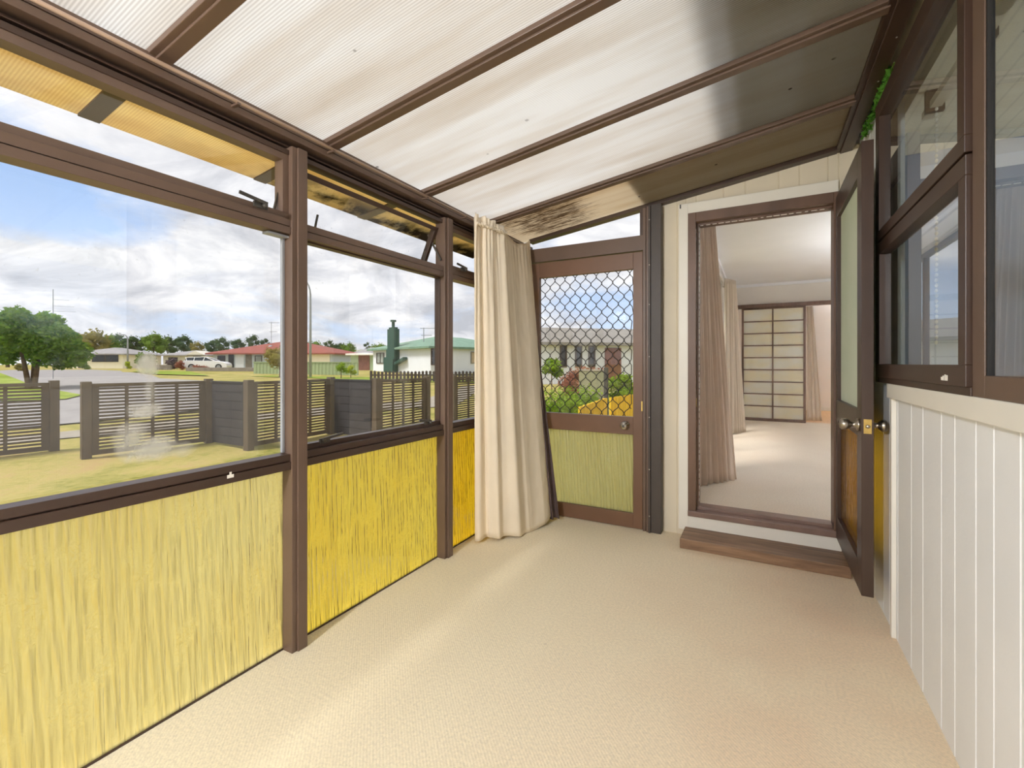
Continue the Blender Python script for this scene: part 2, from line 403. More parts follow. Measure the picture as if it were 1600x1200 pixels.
# right wall: white V-jointed boards with a ledge under the windows
wr = thing('wall_right', (XR, 1, 0)); struct(wr, 'white vertical board wall below the brown framed windows', 'wall')
b = MB(); ys = [3.40,3.25,3.10,2.97,2.785,2.67,2.524,2.324,2.179,1.985,1.867,1.712,1.602,1.466,1.33,1.2,1.07,.94,.80,.66,.52,.38,.24,.1,-.05,-.2,-.35,-.5,-.65,-.8,-.95,-1.1,-1.25,-1.4,-1.55,-1.7,-1.85,-2,-2.15,-2.3,-2.45,-2.6,-2.75,-2.9,-3.05,-3.2,YN]
for y1, y0 in zip(ys[:-1], ys[1:]):
    chamfer_board(b, 'x', y0, y1, .545, XR, 0, 2.80 if y0 >= 2.78 else 1.11)
b.box(.545, .60, YN, 3.40, -.1, 1.11)
b.box(.545, .60, 2.785, 3.40, 1.11, 2.8)
b.build('board', M['white_wall'], wr)
b = MB(); b.box(.521, .60, YN, 2.785, 2.44, 2.80); b.build('upper_board', M['cream_wall'], wr)
b = MB(); b.box(.492, XR, YN, 2.58, 1.05, 1.113); b.build('ledge', M['white_trim'], wr, bevel=.003)
b = MB(); b.box(.503, XR, 2.55, 2.58, 0.0, 1.05); b.build('corner_batten', M['white_trim'], wr, bevel=.002)

# end wall
we = thing('wall_back', (0, YW, 0)); struct(we, 'cream board end wall around the lounge doorway', 'wall')
b = MB()
gx = [-.63,-.52,-.392,-.2196,-.089,.102,.215,.365,.56]
dl, dr, dz0, dz1 = -.46, .42, .13, 2.25
def piece(x0, x1):
    if x1 <= dl or x0 >= dr: chamfer_board(b, 'y', x0, x1, 3.44, YW, -.02, 2.5, .004, lambda x, y: zr(x)-.003)
    else:
        chamfer_board(b, 'y', x0, x1, 3.44, YW, dz1, 2.5, .004, lambda x, y: zr(x)-.003)
        chamfer_board(b, 'y', x0, x1, 3.44, YW, -.02, dz0, .004)
cuts = sorted(gx+[dl, dr])
for a_, c_ in zip(cuts[:-1], cuts[1:]): piece(a_, c_)
b.build('board', M['cream_wall'], we)
b = MB(); b.box(-.63, dl, 3.44, 3.50, -.12, zr(-.63)-.003); b.box(dr, .60, 3.44, 3.50, -.12, 2.72); b.box(dl, dr, 3.44, 3.50, dz1, 2.72); b.box(dl, dr, 3.44, 3.50, -.12, dz0)
b.build('backing', M['lounge_wall'], we)

# near wall, behind the viewer
struct(MB().box(-1.82, .60, YN-.08, YN, -.12, .80).build('wall_front', M['cream_wall']), 'cream low wall closing the near end of the sunroom', 'wall')
w9 = thing('window_9', (-.6, YN, 1.5)); struct(w9, 'wide glazing over the low near end wall', 'window')
b = MB()
for x in (-1.80, -1.07, -.34, .46): b.box(x, x+.06, YN-.06, YN, .80, zr(x)-.03)
b.prism([(-1.74, .80), (.46, .80), (.46, .85), (-1.74, .85)], 'y', YN-.06, YN); b.prism([(-1.74, zr(-1.74)-.08), (.46, zr(.46)-.08), (.46, zr(.46)-.03), (-1.74, zr(-1.74)-.03)], 'y', YN-.06, YN)
b.build('frame', M['alu'], w9)
b = MB(); b.prism([(-1.74, .85), (.46, .85), (.46, zr(.46)-.08), (-1.74, zr(-1.74)-.08)], 'y', YN-.035, YN-.03); b.build('pane', M['glass'], w9)

# ceiling: polycarbonate sheets on aluminium rafters
ce = thing('ceiling', (-.6, 1, 2.35)); struct(ce, 'translucent polycarbonate lean-to roof on brown rafters', 'roof')
raf = [-2.608, -1.936, -1.264, -.592, .08, .752, 1.424, 2.095, 2.768, 3.385]
edges = [YN] + raf
def slab(mb, x0, x1, y0, y1, d0, d1):
    mb.prism([(x0, zr(x0)+d0), (x1, zr(x1)+d0), (x1, zr(x1)+d1), (x0, zr(x0)+d1)], 'y', y0, y1)
for i in range(len(edges)-1):
    b = MB(); slab(b, -1.80, .49, edges[i]+.002, edges[i+1]-.002, 0, .012)
    b.build('roof_sheet', M['sheet_end'] if i == len(edges)-2 else M['sheet'], ce)
    b = MB(); slab(b, -2.24, -1.802, edges[i]+.002, edges[i+1]-.002, 0, .012)
    o = b.build('eave_sheet', M['sheet_aged'], ce)
for y in raf[:-1]:
    b = MB(); slab(b, -1.735, .41, y-.031, y+.031, -.020, 0); slab(b, -1.735, .41, y-.012, y+.031, -.030, -.020)
    b.build('rafter', M['alu'], ce, bevel=.002)
    b = MB(); slab(b, -2.235, -1.802, y-.032, y+.032, -.008, 0); b.build('rafter_tail', M['alu_dark'], ce)
b = MB(); slab(b, -1.66, .41, 3.338, 3.41, -.028, 0); b.build('end_rafter', M['alu_dark'], ce, bevel=.002)
b = MB(); slab(b, .40, .487, YN, 3.41, -.024, .0); slab(b, .425, .487, YN, 3.41, -.034, -.024); b.build('ridge_beam', M['alu_dark'], ce, bevel=.002)
for y in [.30,.62,.95,1.3,1.62,1.95,2.3,2.62]:
    b = MB(); x = .47; b.lathe([(0,.0035),(.003,.0035),(.004,.001)], (x, y, zr(x)-.033), (0,0,-1), 8); b.build('screw', M['screw'], ce)
# house eave above the sheets
hv = thing('trim_1', (.2, 1, 2.6)); struct(hv, 'dark house eave over the top of the polycarbonate roof', 'eave')
b = MB(); b.box(-.10, .60, YN-.1, 3.9, 2.585, 2.61); b.build('soffit', M['soffit'], hv)
b = MB(); b.box(-.125, -.10, YN-.1, 3.9, 2.462, 2.72); b.build('fascia', M['soffit'], hv)
b = MB(); b.box(-.72, -.125, 2.86, 3.9, 2.585, 2.61); b.build('soffit', M['soffit'], hv)
b = MB(); b.box(-.745, -.72, 2.86, 3.9, 2.372, 2.66); b.prism([(-.745, zr(-.745)+.02), (-.125, zr(-.125)+.02), (-.125, 2.66), (-.745, 2.66)], 'y', 2.835, 2.86); b.build('fascia', M['soffit'], hv)
b = MB(); b.prism([(-.3,2.70),(.6,2.95),(.6,3.0),(-.3,2.75)], 'y', YN-.1, 3.9); b.build('roof_edge', M['soffit'], hv)

# left wall: aluminium window wall
wl = thing('wall_left', (XL, 1, 0)); struct(wl, 'brown aluminium window wall facing the lawn', 'wall')
posts = [(-2.1,-2.035), (-.79, -.725), (1.222, 1.288), (2.262, 2.332)]
bays = [(YN, -2.1), (-2.035, -.79), (-.725, 1.222), (1.288, 2.262), (2.332, 3.30)]
for y0, y1 in posts:
    b = MB(); b.box(-1.772, -1.70, y0, y1, 0, 2.10); b.box(-1.70, -1.69, y0+.022, y1, 0, 2.10); b.build('post', M['alu'], wl, bevel=.0015)
b = MB(); b.box(-1.772, -1.69, 3.30, 3.335, 0, 2.18); b.build('corner_post', M['alu_dark'], wl, bevel=.0015)
b = MB(); b.box(-1.772, -1.718, YN, 3.30, 2.066, 2.086); b.box(-1.772, -1.755, YN, 3.30, 2.086, 2.098); b.box(-1.772, -1.722, YN, 3.30, 2.098, 2.103); b.box(-1.772, -1.758, YN, 3.30, 2.103, 2.126)
b.build('head_rail', M['alu_dark'], wl, bevel=.0012)  # dark metal colour paints the shade in the head recess
b = MB(); b.box(-1.772, -1.70, YN, 3.335, 2.126, 2.152); b.box(-1.772, -1.712, YN, 3.335, 2.152, 2.158); b.box(-1.772, -1.706, YN, 3.335, 2.158, 2.192)
b.build('header_beam', M['alu'], wl, bevel=.0015)
for i, (y0, y1) in enumerate(bays):
    b = MB(); b.box(-1.772, -1.705, y0, y1, .762, .794); b.box(-1.772, -1.716, y0, y1, .794, .798); b.box(-1.772, -1.710, y0, y1, .798, .826)
    b.build('sill_rail', M['alu_dark'], wl, bevel=.0015)  # low rails coloured darker, standing in for how light falls on them
    b = MB(); b.box(-1.772, -1.705, y0, y1, 1.735, 1.764); b.box(-1.772, -1.716, y0, y1, 1.764, 1.768); b.box(-1.772, -1.710, y0, y1, 1.768, 1.798)
    b.build('transom', M['alu'], wl, bevel=.0015)
    b = MB(); b.box(-1.772, -1.757, y0, y1, 0, .008); b.build('bottom_rail', M['alu_dark'], wl)

def latch(y, z, parent, sgn=1, x=-1.705, name='latch'):
    b = MB(); b.box(x, x+.008, y-.028, y+.028, z-.010, z+.012)
    b.lathe([(0,.008),(.016,.010),(.024,.007)], (x, y+sgn*.012, z+.002), (1,0,0), 10)
    b.obox((x+.018, y-sgn*.035, z+.016), (.004,0,0), (0,.055,-.006*sgn), (0,.001,.006))
    return b.build(name, M['latch'], parent, bevel=.001)
def paneX(mb, y0, y1, z0, z1, x=-1.762, t=.005): mb.box(x-t/2, x+t/2, y0, y1, z0, z1)
def frameX(mb, y0, y1, z0, z1, w, x0, x1, wb=None):
    wb = wb or w
    mb.box(x0, x1, y0, y1, z0, z0+wb); mb.box(x0, x1, y0, y1, z1-w, z1); mb.box(x0, x1, y0, y0+w, z0+wb, z1-w); mb.box(x0, x1, y1-w, y1, z0+wb, z1-w)
wn = 0
for i, (y0, y1) in enumerate(bays):
    wn += 1
    lab = [ 'farthest bay of the glass wall behind the viewer', 'near bay of the glass wall behind the viewer', 'large left window bay with smudged glass and amber lower pane',
            'middle window bay with tilted open top sash', 'narrow window bay half hidden by the cream curtain'][i]; i -= 1
    w = thing('window_%d' % wn, (XL, (y0+y1)/2, 0)); struct(w, lab, 'window')
    b = MB(); paneX(b, y0, y1, .008, .762); b.build('amber_pane', M['amber_mid'] if i == 2 else M['amber_far'] if i == 3 else M['amber'], w)
    m = [M['glass'], M['glass'], M['glass_smudge'], M['glass_dirty'], M['glass']][i+1]
    b = MB(); paneX(b, y0+.003, y1-.003, .85 if i == 2 else .826, 1.735); b.build('clear_pane', m, w)
    if i == 2:
        b = MB(); frameX(b, y0, y1, .826, 1.735, .007, -1.774, -1.735, .024); b.build('sash', M['alu_dark'], w, bevel=.001)
        latch(y0+.12, .852, w, -1, -1.735); latch(y1-.13, .852, w, 1, -1.735)
        # top sash swung out at its foot
        sa = thing('top_sash', (XL, (y0+y1)/2, 2.05)); sa.parent = w; sa.location = Vector((XL, (y0+y1)/2, 2.05)) - w.location
        ang = math.radians(24)
        def rot(mb):
            px_, pz_ = -1.765, 2.035
            mb.v = [(px_+(x-px_)*math.cos(ang)+(z-pz_)*math.sin(ang), y, pz_-(x-px_)*math.sin(ang)+(z-pz_)*math.cos(ang)) for x, y, z in mb.v]; return mb
        b = MB(); frameX(b, y0+.004, y1-.006, 1.79, 2.045, .024, -1.782, -1.748); rot(b).build('sash_frame', M['alu_dark'], sa, bevel=.001)
        b = MB(); paneX(b, y0+.028, y1-.03, 1.814, 2.021); rot(b).build('sash_pane', M['glass_dirty'], sa)
        for yy in (y0+.07, y1-.16):
            b = MB(); b.obox((-1.74, yy+.012, 1.83), (.003,0,0), (0,.004,.0), (0,.008,.036)); b.build('stay', M['latch'], w)
        b = MB(); b.obox((-1.772, y1-.012, 1.92), (.05,0,-.085), (0,.003,0), (.005,0,.003)); b.build('stay', M['latch'], w)
    else:
        b = MB(); frameX(b, y0, y1, 1.798, 2.066, .027, -1.774, -1.722); b.build('top_sash', M['alu'], w, bevel=.001)
        b = MB(); paneX(b, y0+.027, y1-.027, 1.825, 2.039); b.build('top_pane', M['glass'], w)
        latch(y1-.135 if i == 1 else y0+.13, 1.812, w, 1)
    if i == 1:
        b = MB(); b.box(-1.759, -1.745, y1-.012, y1-.002, .83, 1.725); b.box(-1.76, -1.72, y1-.09, y1, 1.722, 1.730); b.build('glazing_strip', M['pole'], w)
        b = MB(); b.obox((-1.755, y1-.036, 1.86), (.004,0,0), (0,.004,0), (0,.012,.05)); b.build('stay', M['latch'], w)
for (y, z) in [(.975,.782)]:
    b = MB(); b.box(-1.7045, -1.7035, y-.012, y+.012, z, z+.012); b.box(-1.7045, -1.7035, y-.004, y+.004, z+.012, z+.022); b.build('paint_chip', M['chip'], wl)

# ------------------------------------------------------------------ end frames, screen door, triangular light
ef = thing('trim_2', (-1.2, YE, 0)); struct(ef, 'dark brown screen door frame against the end wall', 'door frame')
b = MB(); b.box(-1.69, -1.655, 3.335, 3.40, 0, 2.16); b.build('jamb', M['alu_dark'], ef, bevel=.0015)
b = MB(); b.box(-.742, -.722, 3.325, 3.40, 0, zr(-.73)-.03); b.box(-.716, -.70, 3.315, 3.40, 0, zr(-.71)-.03); b.box(-.722, -.716, 3.335, 3.40, 0, zr(-.72)-.03); b.build('jamb', M['alu'], ef, bevel=.0015)
b = MB(); b.box(-.70, -.685, 3.305, 3.40, 0, zr(-.69)-.03); b.box(-.685, -.615, 3.318, 3.40, 0, zr(-.65)-.03); b.build('cover_plate', M['plate'], ef, bevel=.002)
b = MB(); b.box(-1.655, -.742, 3.33, 3.40, 2.016, 2.125); b.build('head', M['alu'], ef, bevel=.002)
for z in [.12, .45, .82, 1.25, 1.62, 1.9, 2.22]:
    b = MB(); b.lathe([(0,.004),(.002,.004),(.003,.001)], (-.692, 3.305, z), (0,-1,0), 8); b.build('screw', M['screw'], ef)
b = MB(); b.box(-.752, -.742, 3.318, 3.33, .86, .93); b.build('strike_plate', M['brass'], ef)
w = thing('window_5', (-1.2, YE, 2.2)); struct(w, 'triangular pane between the screen door head and the sloping roof', 'window')
b = MB(); b.prism([(-1.655,2.125),(-.76,2.125),(-.76,zr(-.76)-.028),(-1.655,zr(-1.655)-.028)], 'y', 3.368, 3.373); b.build('pane', M['glass'], w)
b = MB(); b.box(-.765, -.742, 3.335, 3.385, 2.125, zr(-.765)-.028); b.build('frame', M['alu_dark'], w)

dn = thing('door_1', (-.75, YE, 0)); struct(dn, 'closed brown screen door with black diamond grille', 'door')
xl, xr = -1.65, -.745
b = MB()
b.box(xr-.068, xr, 3.332, 3.372, .006, 2.008); b.box(xl, xl+.085, 3.332, 3.372, .006, 2.008)
b.box(xl+.085, xr-.068, 3.332, 3.372, 1.888, 2.008); b.box(xl+.085, xr-.068, 3.332, 3.372, .683, .812); b.box(xl+.085, xr-.068, 3.332, 3.372, .006, .111)
b.build('door_frame', M['alu_door'], dn, bevel=.002)
b = MB(); b.box(xl+.085, xr-.068, 3.356, 3.361, .812, 1.888); b.build('clear_pane', M['glass_dirty'], dn)
b = MB(); b.box(xl+.085, xr-.068, 3.352, 3.358, .111, .683); b.build('amber_pane', M['amber_pale'], dn)
b = MB(); p, P, x0 = .0846, .108, xl+.085
n = int((xr-.068-x0)/(p/2))
for i in range(n+1):
    pts = []
    for j in range(0, 81):
        z = .815 + (1.886-.815)*j/80; ph = math.sin(2*math.pi*(z-1.886)/P)
        ph = math.copysign(abs(ph)**.8, ph)
        x = x0 + p*.32 + i*p/2 + (1 if i % 2 else -1)*(p/4)*ph
        if x0 < x < xr-.069: pts.append((x, 3.344, z))
    if len(pts) > 10: b.tube(pts, .0032, 5)
b.build('grille', M['mesh_black'], dn, smooth=True)
b = MB(); b.lathe([(0,.031),(.006,.031),(.010,.02),(.024,.014),(.03,.024),(.05,.028),(.062,.024),(.066,.004)], (-.868, 3.332, .752), (0,-1,0), 24); kn = b.build('knob', M['silver'], dn, smooth=True)
b = MB(); b.box(-.878, -.858, 3.260, 3.267, .742, .762); b.build('key_button', M['latch'], kn, bevel=.002)

# ------------------------------------------------------------------ lounge doorway, step and open door
fr = thing('trim_3', (-.02, YW, 0)); struct(fr, 'white architrave and brown jamb around the lounge doorway', 'door frame')
b = MB(); b.box(-.505, -.443, 3.372, YW, .045, 2.315); b.box(-.443, .415, 3.372, YW, 2.243, 2.315); b.box(-.443, .43, 3.372, YW, .045, .148); b.box(.44, .50, 3.372, YW, .045, 2.315); b.build('architrave', M['white_trim'], fr, bevel=.002)
b = MB(); b.box(-.443, -.392, 3.366, 3.50, .148, 2.243); b.box(-.392, .39, 3.366, 3.50, 2.178, 2.243); b.box(.39, .44, 3.366, 3.50, .148, 2.243); b.box(-.392, -.378, 3.42, 3.50, .2, 2.178); b.box(-.378, .39, 3.42, 3.50, 2.165, 2.178); b.build('jamb', M['brown_wood'], fr, bevel=.002)
b = MB(); b.box(-.443, .44, 3.350, 3.42, .148, .185); b.box(-.392, .39, 3.42, 3.52, .148, .204); b.build('threshold', plain('mauve_brown_sill', (126,102,92), .4, .08, 6), fr, bevel=.003)
b = MB()
rg = random.Random(3)
for k in range(46):
    z = .25 + k*.042; b.obox((-.3775, 3.43, z), (.0015,0,0), (0,.004,0), (0,0,rg.uniform(.006,.02)))
for k in range(18):
    x = -.36 + k*.041; b.obox((x, 3.43, 2.163), (rg.uniform(.006,.018),0,0), (0,.004,0), (0,0,.0015))
b.build('flaking_seal', M['chip'], fr)
b = MB(); b.box(-.396, -.39, 3.39, 3.41, .90, .96); b.build('strike_plate', M['brass'], fr)
b = MB(); b.box(-.497, -.489, 3.366, 3.373, 2.285, 2.312); b.build('hook', M['latch'], fr)

st = MB().box(-.462, .445, 3.132, 3.39, 0, .066).build('step_plank', M['plank'], bevel=.004)
tag(st, 'weathered timber plank step lying below the lounge doorway', 'step')

dr_ = thing('door_2', (.42, 3.36, .15)); struct(dr_, 'open brown lounge door with frosted upper and amber lower pane', 'door')
x0, x1, y0, y1, z0, z1 = .400, .445, 2.565, 3.362, .152, 2.205
b = MB()
b.box(x0, x1, y0, y0+.105, z0, z1); b.box(x0, x1, y1-.05, y1, z0, z1); b.box(x0, x1, y0+.105, y1-.05, 2.075, z1); b.box(x0, x1, y0+.105, y1-.05, .862, .985); b.box(x0, x1, y0+.105, y1-.05, z0, .285)
b.build('door_frame', M['alu_dark'], dr_, bevel=.002)
b = MB(); b.box(.419, .425, y0+.105, y1-.05, .985, 2.075); b.build('frosted_pane', M['frosted'], dr_)
b = MB(); b.box(.419, .425, y0+.105, y1-.05, .285, .862); b.build('amber_pane', M['amber_dark'], dr_)
prof = [(0,.029),(.007,.029),(.012,.014),(.03,.011),(.036,.02),(.05,.0275),(.066,.0265),(.074,.017),(.077,.003)]
b = MB(); b.lathe(prof, (x0, 2.625, .918), (-1,0,0), 24); b.build('knob', M['nickel'], dr_, smooth=True)
b = MB(); b.lathe([(t*.8, r) for t, r in prof], (x1, 2.625, .918), (1,0,0), 24); b.build('knob', M['nickel'], dr_, smooth=True)
b = MB(); b.box(.408, .437, y0-.0015, y0, .885, .95); lp = b.build('latch_plate', M['brass'], dr_)
b = MB(); b.lathe([(0,.0085),(.006,.0085),(.009,.006)], (.4225, y0-.0015, .918), (0,-1,0), 12); b.build('latch_bolt', M['nickel'], lp, smooth=True)

# ------------------------------------------------------------------ right-hand windows
w6 = thing('window_6', (XR, 2.35, 1.8)); struct(w6, 'brown two sash window in the right wall beside the open door', 'window')
b = MB(); b.box(.488, .56, 2.72, 2.783, 1.113, 2.437); b.box(.488, .56, 1.65, 2.72, 2.385, 2.437); b.box(.490, .56, 1.65, 2.72, 1.113, 1.137); b.build('frame', M['alu_dark'], w6, bevel=.002)
def sashR(y0, y1, z0, z1, wv, wb, wt, x0, x1, name, parent, tilt=0):
    b = MB(); b.box(x0, x1, y0, y1, z0, z0+wb); b.box(x0, x1, y0, y1, z1-wt, z1); b.box(x0, x1, y0, y0+wv, z0+wb, z1-wt); b.box(x0, x1, y1-wv, y1, z0+wb, z1-wt)
    s_ = b.build(name, M['alu_dark'], parent, bevel=.002)
    b = MB(); b.box(x0+.022, x0+.028, y0+wv, y1-wv, z0+wb, z1-wt); b.build('pane', M['glass_room'], s_)
    return s_
sashR(1.657, 2.718, 1.768, 2.385, .052, .047, .04, .480, .53, 'upper_sash', w6)
lo = sashR(1.657, 2.718, 1.137, 1.762, .052, .06, .055, .482, .53, 'lower_sash', w6)
b = MB()
for k, (dy, hgt) in enumerate([(0,.016),(.014,.018),(.03,.014),(.044,.010)]): b.box(.4810, .482, 1.80+dy-.012, 1.80+dy-.002, 1.150, 1.150+hgt)
b.build('paint_chip', M['chip'], lo)
w7 = thing('window_7', (XR, .9, 1.8)); struct(w7, 'large fixed brown framed window at the right edge', 'window')
b = MB(); b.box(.494, .512, 1.576, 1.650, 1.113, 2.437); b.build('mullion', M['alu'], w7, bevel=.002)
b = MB(); b.box(.494, .56, .10, 1.576, 1.113, 1.170); b.box(.494, .56, .10, 1.576, 2.395, 2.437); b.box(.494, .56, .04, .10, 1.113, 2.437); b.build('frame', M['alu'], w7, bevel=.002)
b = MB(); b.box(.497, .512, 1.568, 1.576, 1.170, 2.395); b.build('glazing_bead', M['rubber'], w7)
b = MB(); b.box(.504, .510, .10, 1.568, 1.170, 2.395); b.build('pane', M['glass_room'], w7)
b = MB(); b.box(.52, .60, YN, .04, 1.11, 2.44); b.build('upper_board', M['white_wall'], wr)

# bedroom behind the right-hand windows
rb = thing('wall_bedroom', (2, 1.5, 0)); struct(rb, 'blue grey bedroom walls behind the right windows', 'wall')
b = MB(); b.box(3.6, 3.7, YN, 3.40, -.1, 2.6); b.box(.62, 3.6, 3.34, 3.44, -.1, 2.6); b.box(.60, 3.7, YN-.1, YN, -.1, 2.6); b.build('plaster', M['blue_wall'], rb)
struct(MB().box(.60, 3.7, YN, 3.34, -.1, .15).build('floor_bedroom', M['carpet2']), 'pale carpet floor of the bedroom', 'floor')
struct(MB().box(.60, 3.7, YN-.1, 3.44, 2.38, 2.44).build('ceiling_bedroom', siding('cream_boarded_ceiling', (232,224,200), 5, 'X')), 'white bedroom ceiling', 'ceiling')
br = thing('blind_rail', (.66, 2.3, 2.3), 'cream blind rail with hanging bead chain inside the two sash window', 'blind')
b = MB(); b.box(.64, .68, 1.70, 2.70, 2.30, 2.33); b.build('rail', M['cream_wall'], br)
for yy in (2.1, 2.6):
    b = MB(); b.box(.628, .69, yy-.012, yy+.012, 2.285, 2.38); b.build('bracket', M['shoji_frame'], br)
b = MB()
for k in range(46):
    b.blob((.655, 2.56+.004*(k % 2), 2.28-k*.022), (.0065,.0065,.010), 1, 0)
b.build('bead_chain', M['white_trim'], br, smooth=True)
def drape(name, mat, top, bot, ztop, zbot, folds, amp, parent=None, nv=26, nu=140, label=None, cat=None, solid=.004, prof=None, wave=None):
    # cloth between a top line and a foot line (plan points), folded along its length
    def lerp_line(L, t):
        n = len(L)-1; i = min(int(t*n), n-1); f_ = t*n-i
        return Vector((L[i][0], L[i][1], 0)).lerp(Vector((L[i+1][0], L[i+1][1], 0)), f_)
    mb = MB(); vs = []
    for j in range(nv+1):
        t = j/nv
        for i in range(nu+1):
            u = i/nu
            a = lerp_line(top, u); c_ = lerp_line(bot, u); e = .02
            tg = (lerp_line(top, min(1, u+e)).lerp(lerp_line(bot, min(1, u+e)), t) - lerp_line(top, max(0, u-e)).lerp(lerp_line(bot, max(0, u-e)), t))
            nrm = Vector((tg.y, -tg.x, 0)).normalized()
            q = t if prof is None else prof(t)
            p_ = a.lerp(c_, q)
            wv = math.sin(2*math.pi*(folds*u + .12*math.sin(5*u+2*t))) + .35*math.sin(2*math.pi*folds*2.3*u+1+2*t)
            am = amp(u, t) if callable(amp) else amp
            p_ = p_ + nrm*(wave(u, t) if wave else wv*am)
            zt = ztop(u) if callable(ztop) else ztop; zb = zbot(u) if callable(zbot) else zbot
            vs.append((p_.x, p_.y, zt + (zb-zt)*t))
    fs = [(j*(nu+1)+i, j*(nu+1)+i+1, (j+1)*(nu+1)+i+1, (j+1)*(nu+1)+i) for j in range(nv) for i in range(nu)]
    mb.add(vs, fs); o = mb.build(name, mat, parent, smooth=True, solid=solid)
    if label: tag(o, label, cat)
    return o
drape('curtain', M['bluecloth'], [(.80,2.02),(.82,1.86)], [(.80,2.02),(.82,1.86)], 2.29, .2, 4, .018, label='slate blue curtain hanging inside the two sash window', cat='curtain')

# ivy creeping in beside the ridge beam
b = MB(); rg = random.Random(5)
for k in range(150):
    t = rg.random(); y = 2.52+.62*t
    b.leaf((.50+rg.uniform(-.012,.008), y, 2.475+rg.uniform(-.035,.03)), .034, rg)
iv = thing('ivy', (.503, 2.8, 2.49), 'bright green ivy creeping through the gap above the open door', 'plant')
b.build('foliage', M['ivy'], iv)
b = MB(); b.tube([(.503,2.50,2.49),(.500,2.7,2.48),(.504,2.95,2.475),(.502,3.15,2.47)], .003, 6); b.build('stem', M['leaf_mid'], iv)

# ------------------------------------------------------------------ cream curtain and its rod
rd = thing('curtain_rod', (-1.665, 1.5, 2.16), 'thin brown curtain rod running along the beam above the left windows', 'curtain rod')
b = MB(); b.tube([(-1.665,-1.2,2.150),(-1.665,3.29,2.150)], .0065, 10); b.build('rod', plain('pale_brown_rod', (168,142,122), .3, .03), rd, smooth=True)
for y in (.17, .98, 1.40, 2.05, 2.44):
    b = MB(); b.box(-1.70, -1.658, y-.006, y+.006, 2.138, 2.146); b.build('bracket', M['alu'], rd)
cu = thing('curtain', (-1.6, 2.9, 0), 'cream lined curtain bunched in the corner beside the screen door', 'curtain')
def ztop(u):
    base = 2.178 if u < .45 else 2.178 - .075*math.sin(math.pi*min(1, (u-.45)/.55))**1.0
    return base + .010*math.sin(40*u)*(1 if u < .5 else .2) - (.02 if u < .03 else 0)
def zbot(u): return .014 + .012*math.sin(7*u) + (.035*max(0, (u-.72)/.28))
def wave(u, t):
    # tight gathers under the heading that open into a few broad folds; the right half hangs almost flat
    left = max(0, 1-u/.62)
    g = .012*math.exp(-t*9)*math.sin(2*math.pi*17*u+.6*math.sin(9*u))*(1 if u < .42 else .12)
    f_ = (.016+.020*t)*math.sin(2*math.pi*4.6*u+.5)*left**.5
    f2 = .010*math.sin(2*math.pi*10.5*u+2*t+1)*left**.6*(1-.45*t)
    r_ = .014*math.sin(2*math.pi*2.2*u+.8+.7*t)*min(1, u/.5)*(.35+.65*t)
    cr = .0025*mnoise.noise(Vector((u*14, t*26, 0)))
    return g+f_+f2+r_+cr
top = [(-1.655,2.50),(-1.625,2.58),(-1.61,2.68),(-1.60,2.80),(-1.60,2.95),(-1.60,3.10),(-1.615,3.25)]
bot = [(-1.685,2.58),(-1.60,2.62),(-1.525,2.70),(-1.47,2.82),(-1.42,2.94),(-1.395,3.06),(-1.40,3.17)]
drape('outer_cloth', M['curtain'], top, bot, ztop, zbot, 6.5, 0, cu, 60, 260, solid=.003, wave=wave)
# gathered heading tape
b = MB(); pts = []
for k in range(60):
    u = k/59; p_ = Vector(top[0]+(0,)).lerp(Vector(top[3]+(0,)), u)
    pts.append((p_.x+.028+.007*math.sin(k*1.9), p_.y, 2.118+.006*math.sin(k*2.7)))
b.tube(pts, [.006+.006*abs(math.sin(k*2.3)) for k in range(60)], 7); b.build('heading_tape', M['curtain'], cu, smooth=True)
tl = [(-1.66,2.62),(-1.645,2.85),(-1.64,3.05),(-1.635,3.28)]; bl = [(-1.66,2.70),(-1.56,2.95),(-1.44,3.13),(-1.345,3.215)]
o = drape('lining', M['lining'], tl, bl, 2.10, lambda u: .02+.01*math.sin(9*u), 5, lambda u, t: .008+.012*t, cu, 30, 120, solid=.003)
o['label'] = 'dark grey brown lining'

# ------------------------------------------------------------------ lounge beyond the doorway
LZ = .19; LX = -.52; LB = 9.2; LR = 3.6
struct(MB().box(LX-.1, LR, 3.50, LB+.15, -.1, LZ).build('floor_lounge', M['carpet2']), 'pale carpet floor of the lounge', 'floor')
struct(MB().box(LX-.12, LR, 3.50, LB+.15, 2.61, 2.68).build('ceiling_lounge', M['lounge_ceil']), 'white ceiling of the lounge', 'ceiling')
lw = thing('wall_lounge_left', (LX, 6.3, 0)); struct(lw, 'pale lounge wall with the curtained window', 'wall')
b = MB(); wy0, wy1, wz0, wz1 = 4.45, 7.55, .32, 2.40
b.box(LX-.1, LX, 3.50, wy0, LZ, 2.61); b.box(LX-.1, LX, wy1, LB+.15, LZ, 2.61); b.box(LX-.1, LX, wy0, wy1, LZ, wz0); b.box(LX-.1, LX, wy0, wy1, wz1, 2.61)
b.build('plaster', M['lounge_wall'], lw)
w8 = thing('window_8', (LX, 6, 1.3)); struct(w8, 'lounge window between the taupe curtains', 'window')
b = MB()
for a_ in (wy0, 5.45, 6.5, wy1-.05): b.box(LX-.08, LX-.03, a_, a_+.05, wz0, wz1)
for i_ in range(3):
    q0 = (wy0, 5.45, 6.5)[i_]+.05; q1 = (5.45, 6.5, wy1-.05)[i_]
    b.box(LX-.08, LX-.03, q0, q1, wz0, wz0+.05); b.box(LX-.08, LX-.03, q0, q1, wz1-.05, wz1)
b.build('frame', M['alu'], w8)
b = MB()
for i_ in range(3):
    q0 = (wy0, 5.45, 6.5)[i_]+.05; q1 = (5.45, 6.5, wy1-.05)[i_]
    b.box(LX-.057, LX-.052, q0, q1, wz0+.05, wz1-.05)
b.build('pane', M['glass'], w8)
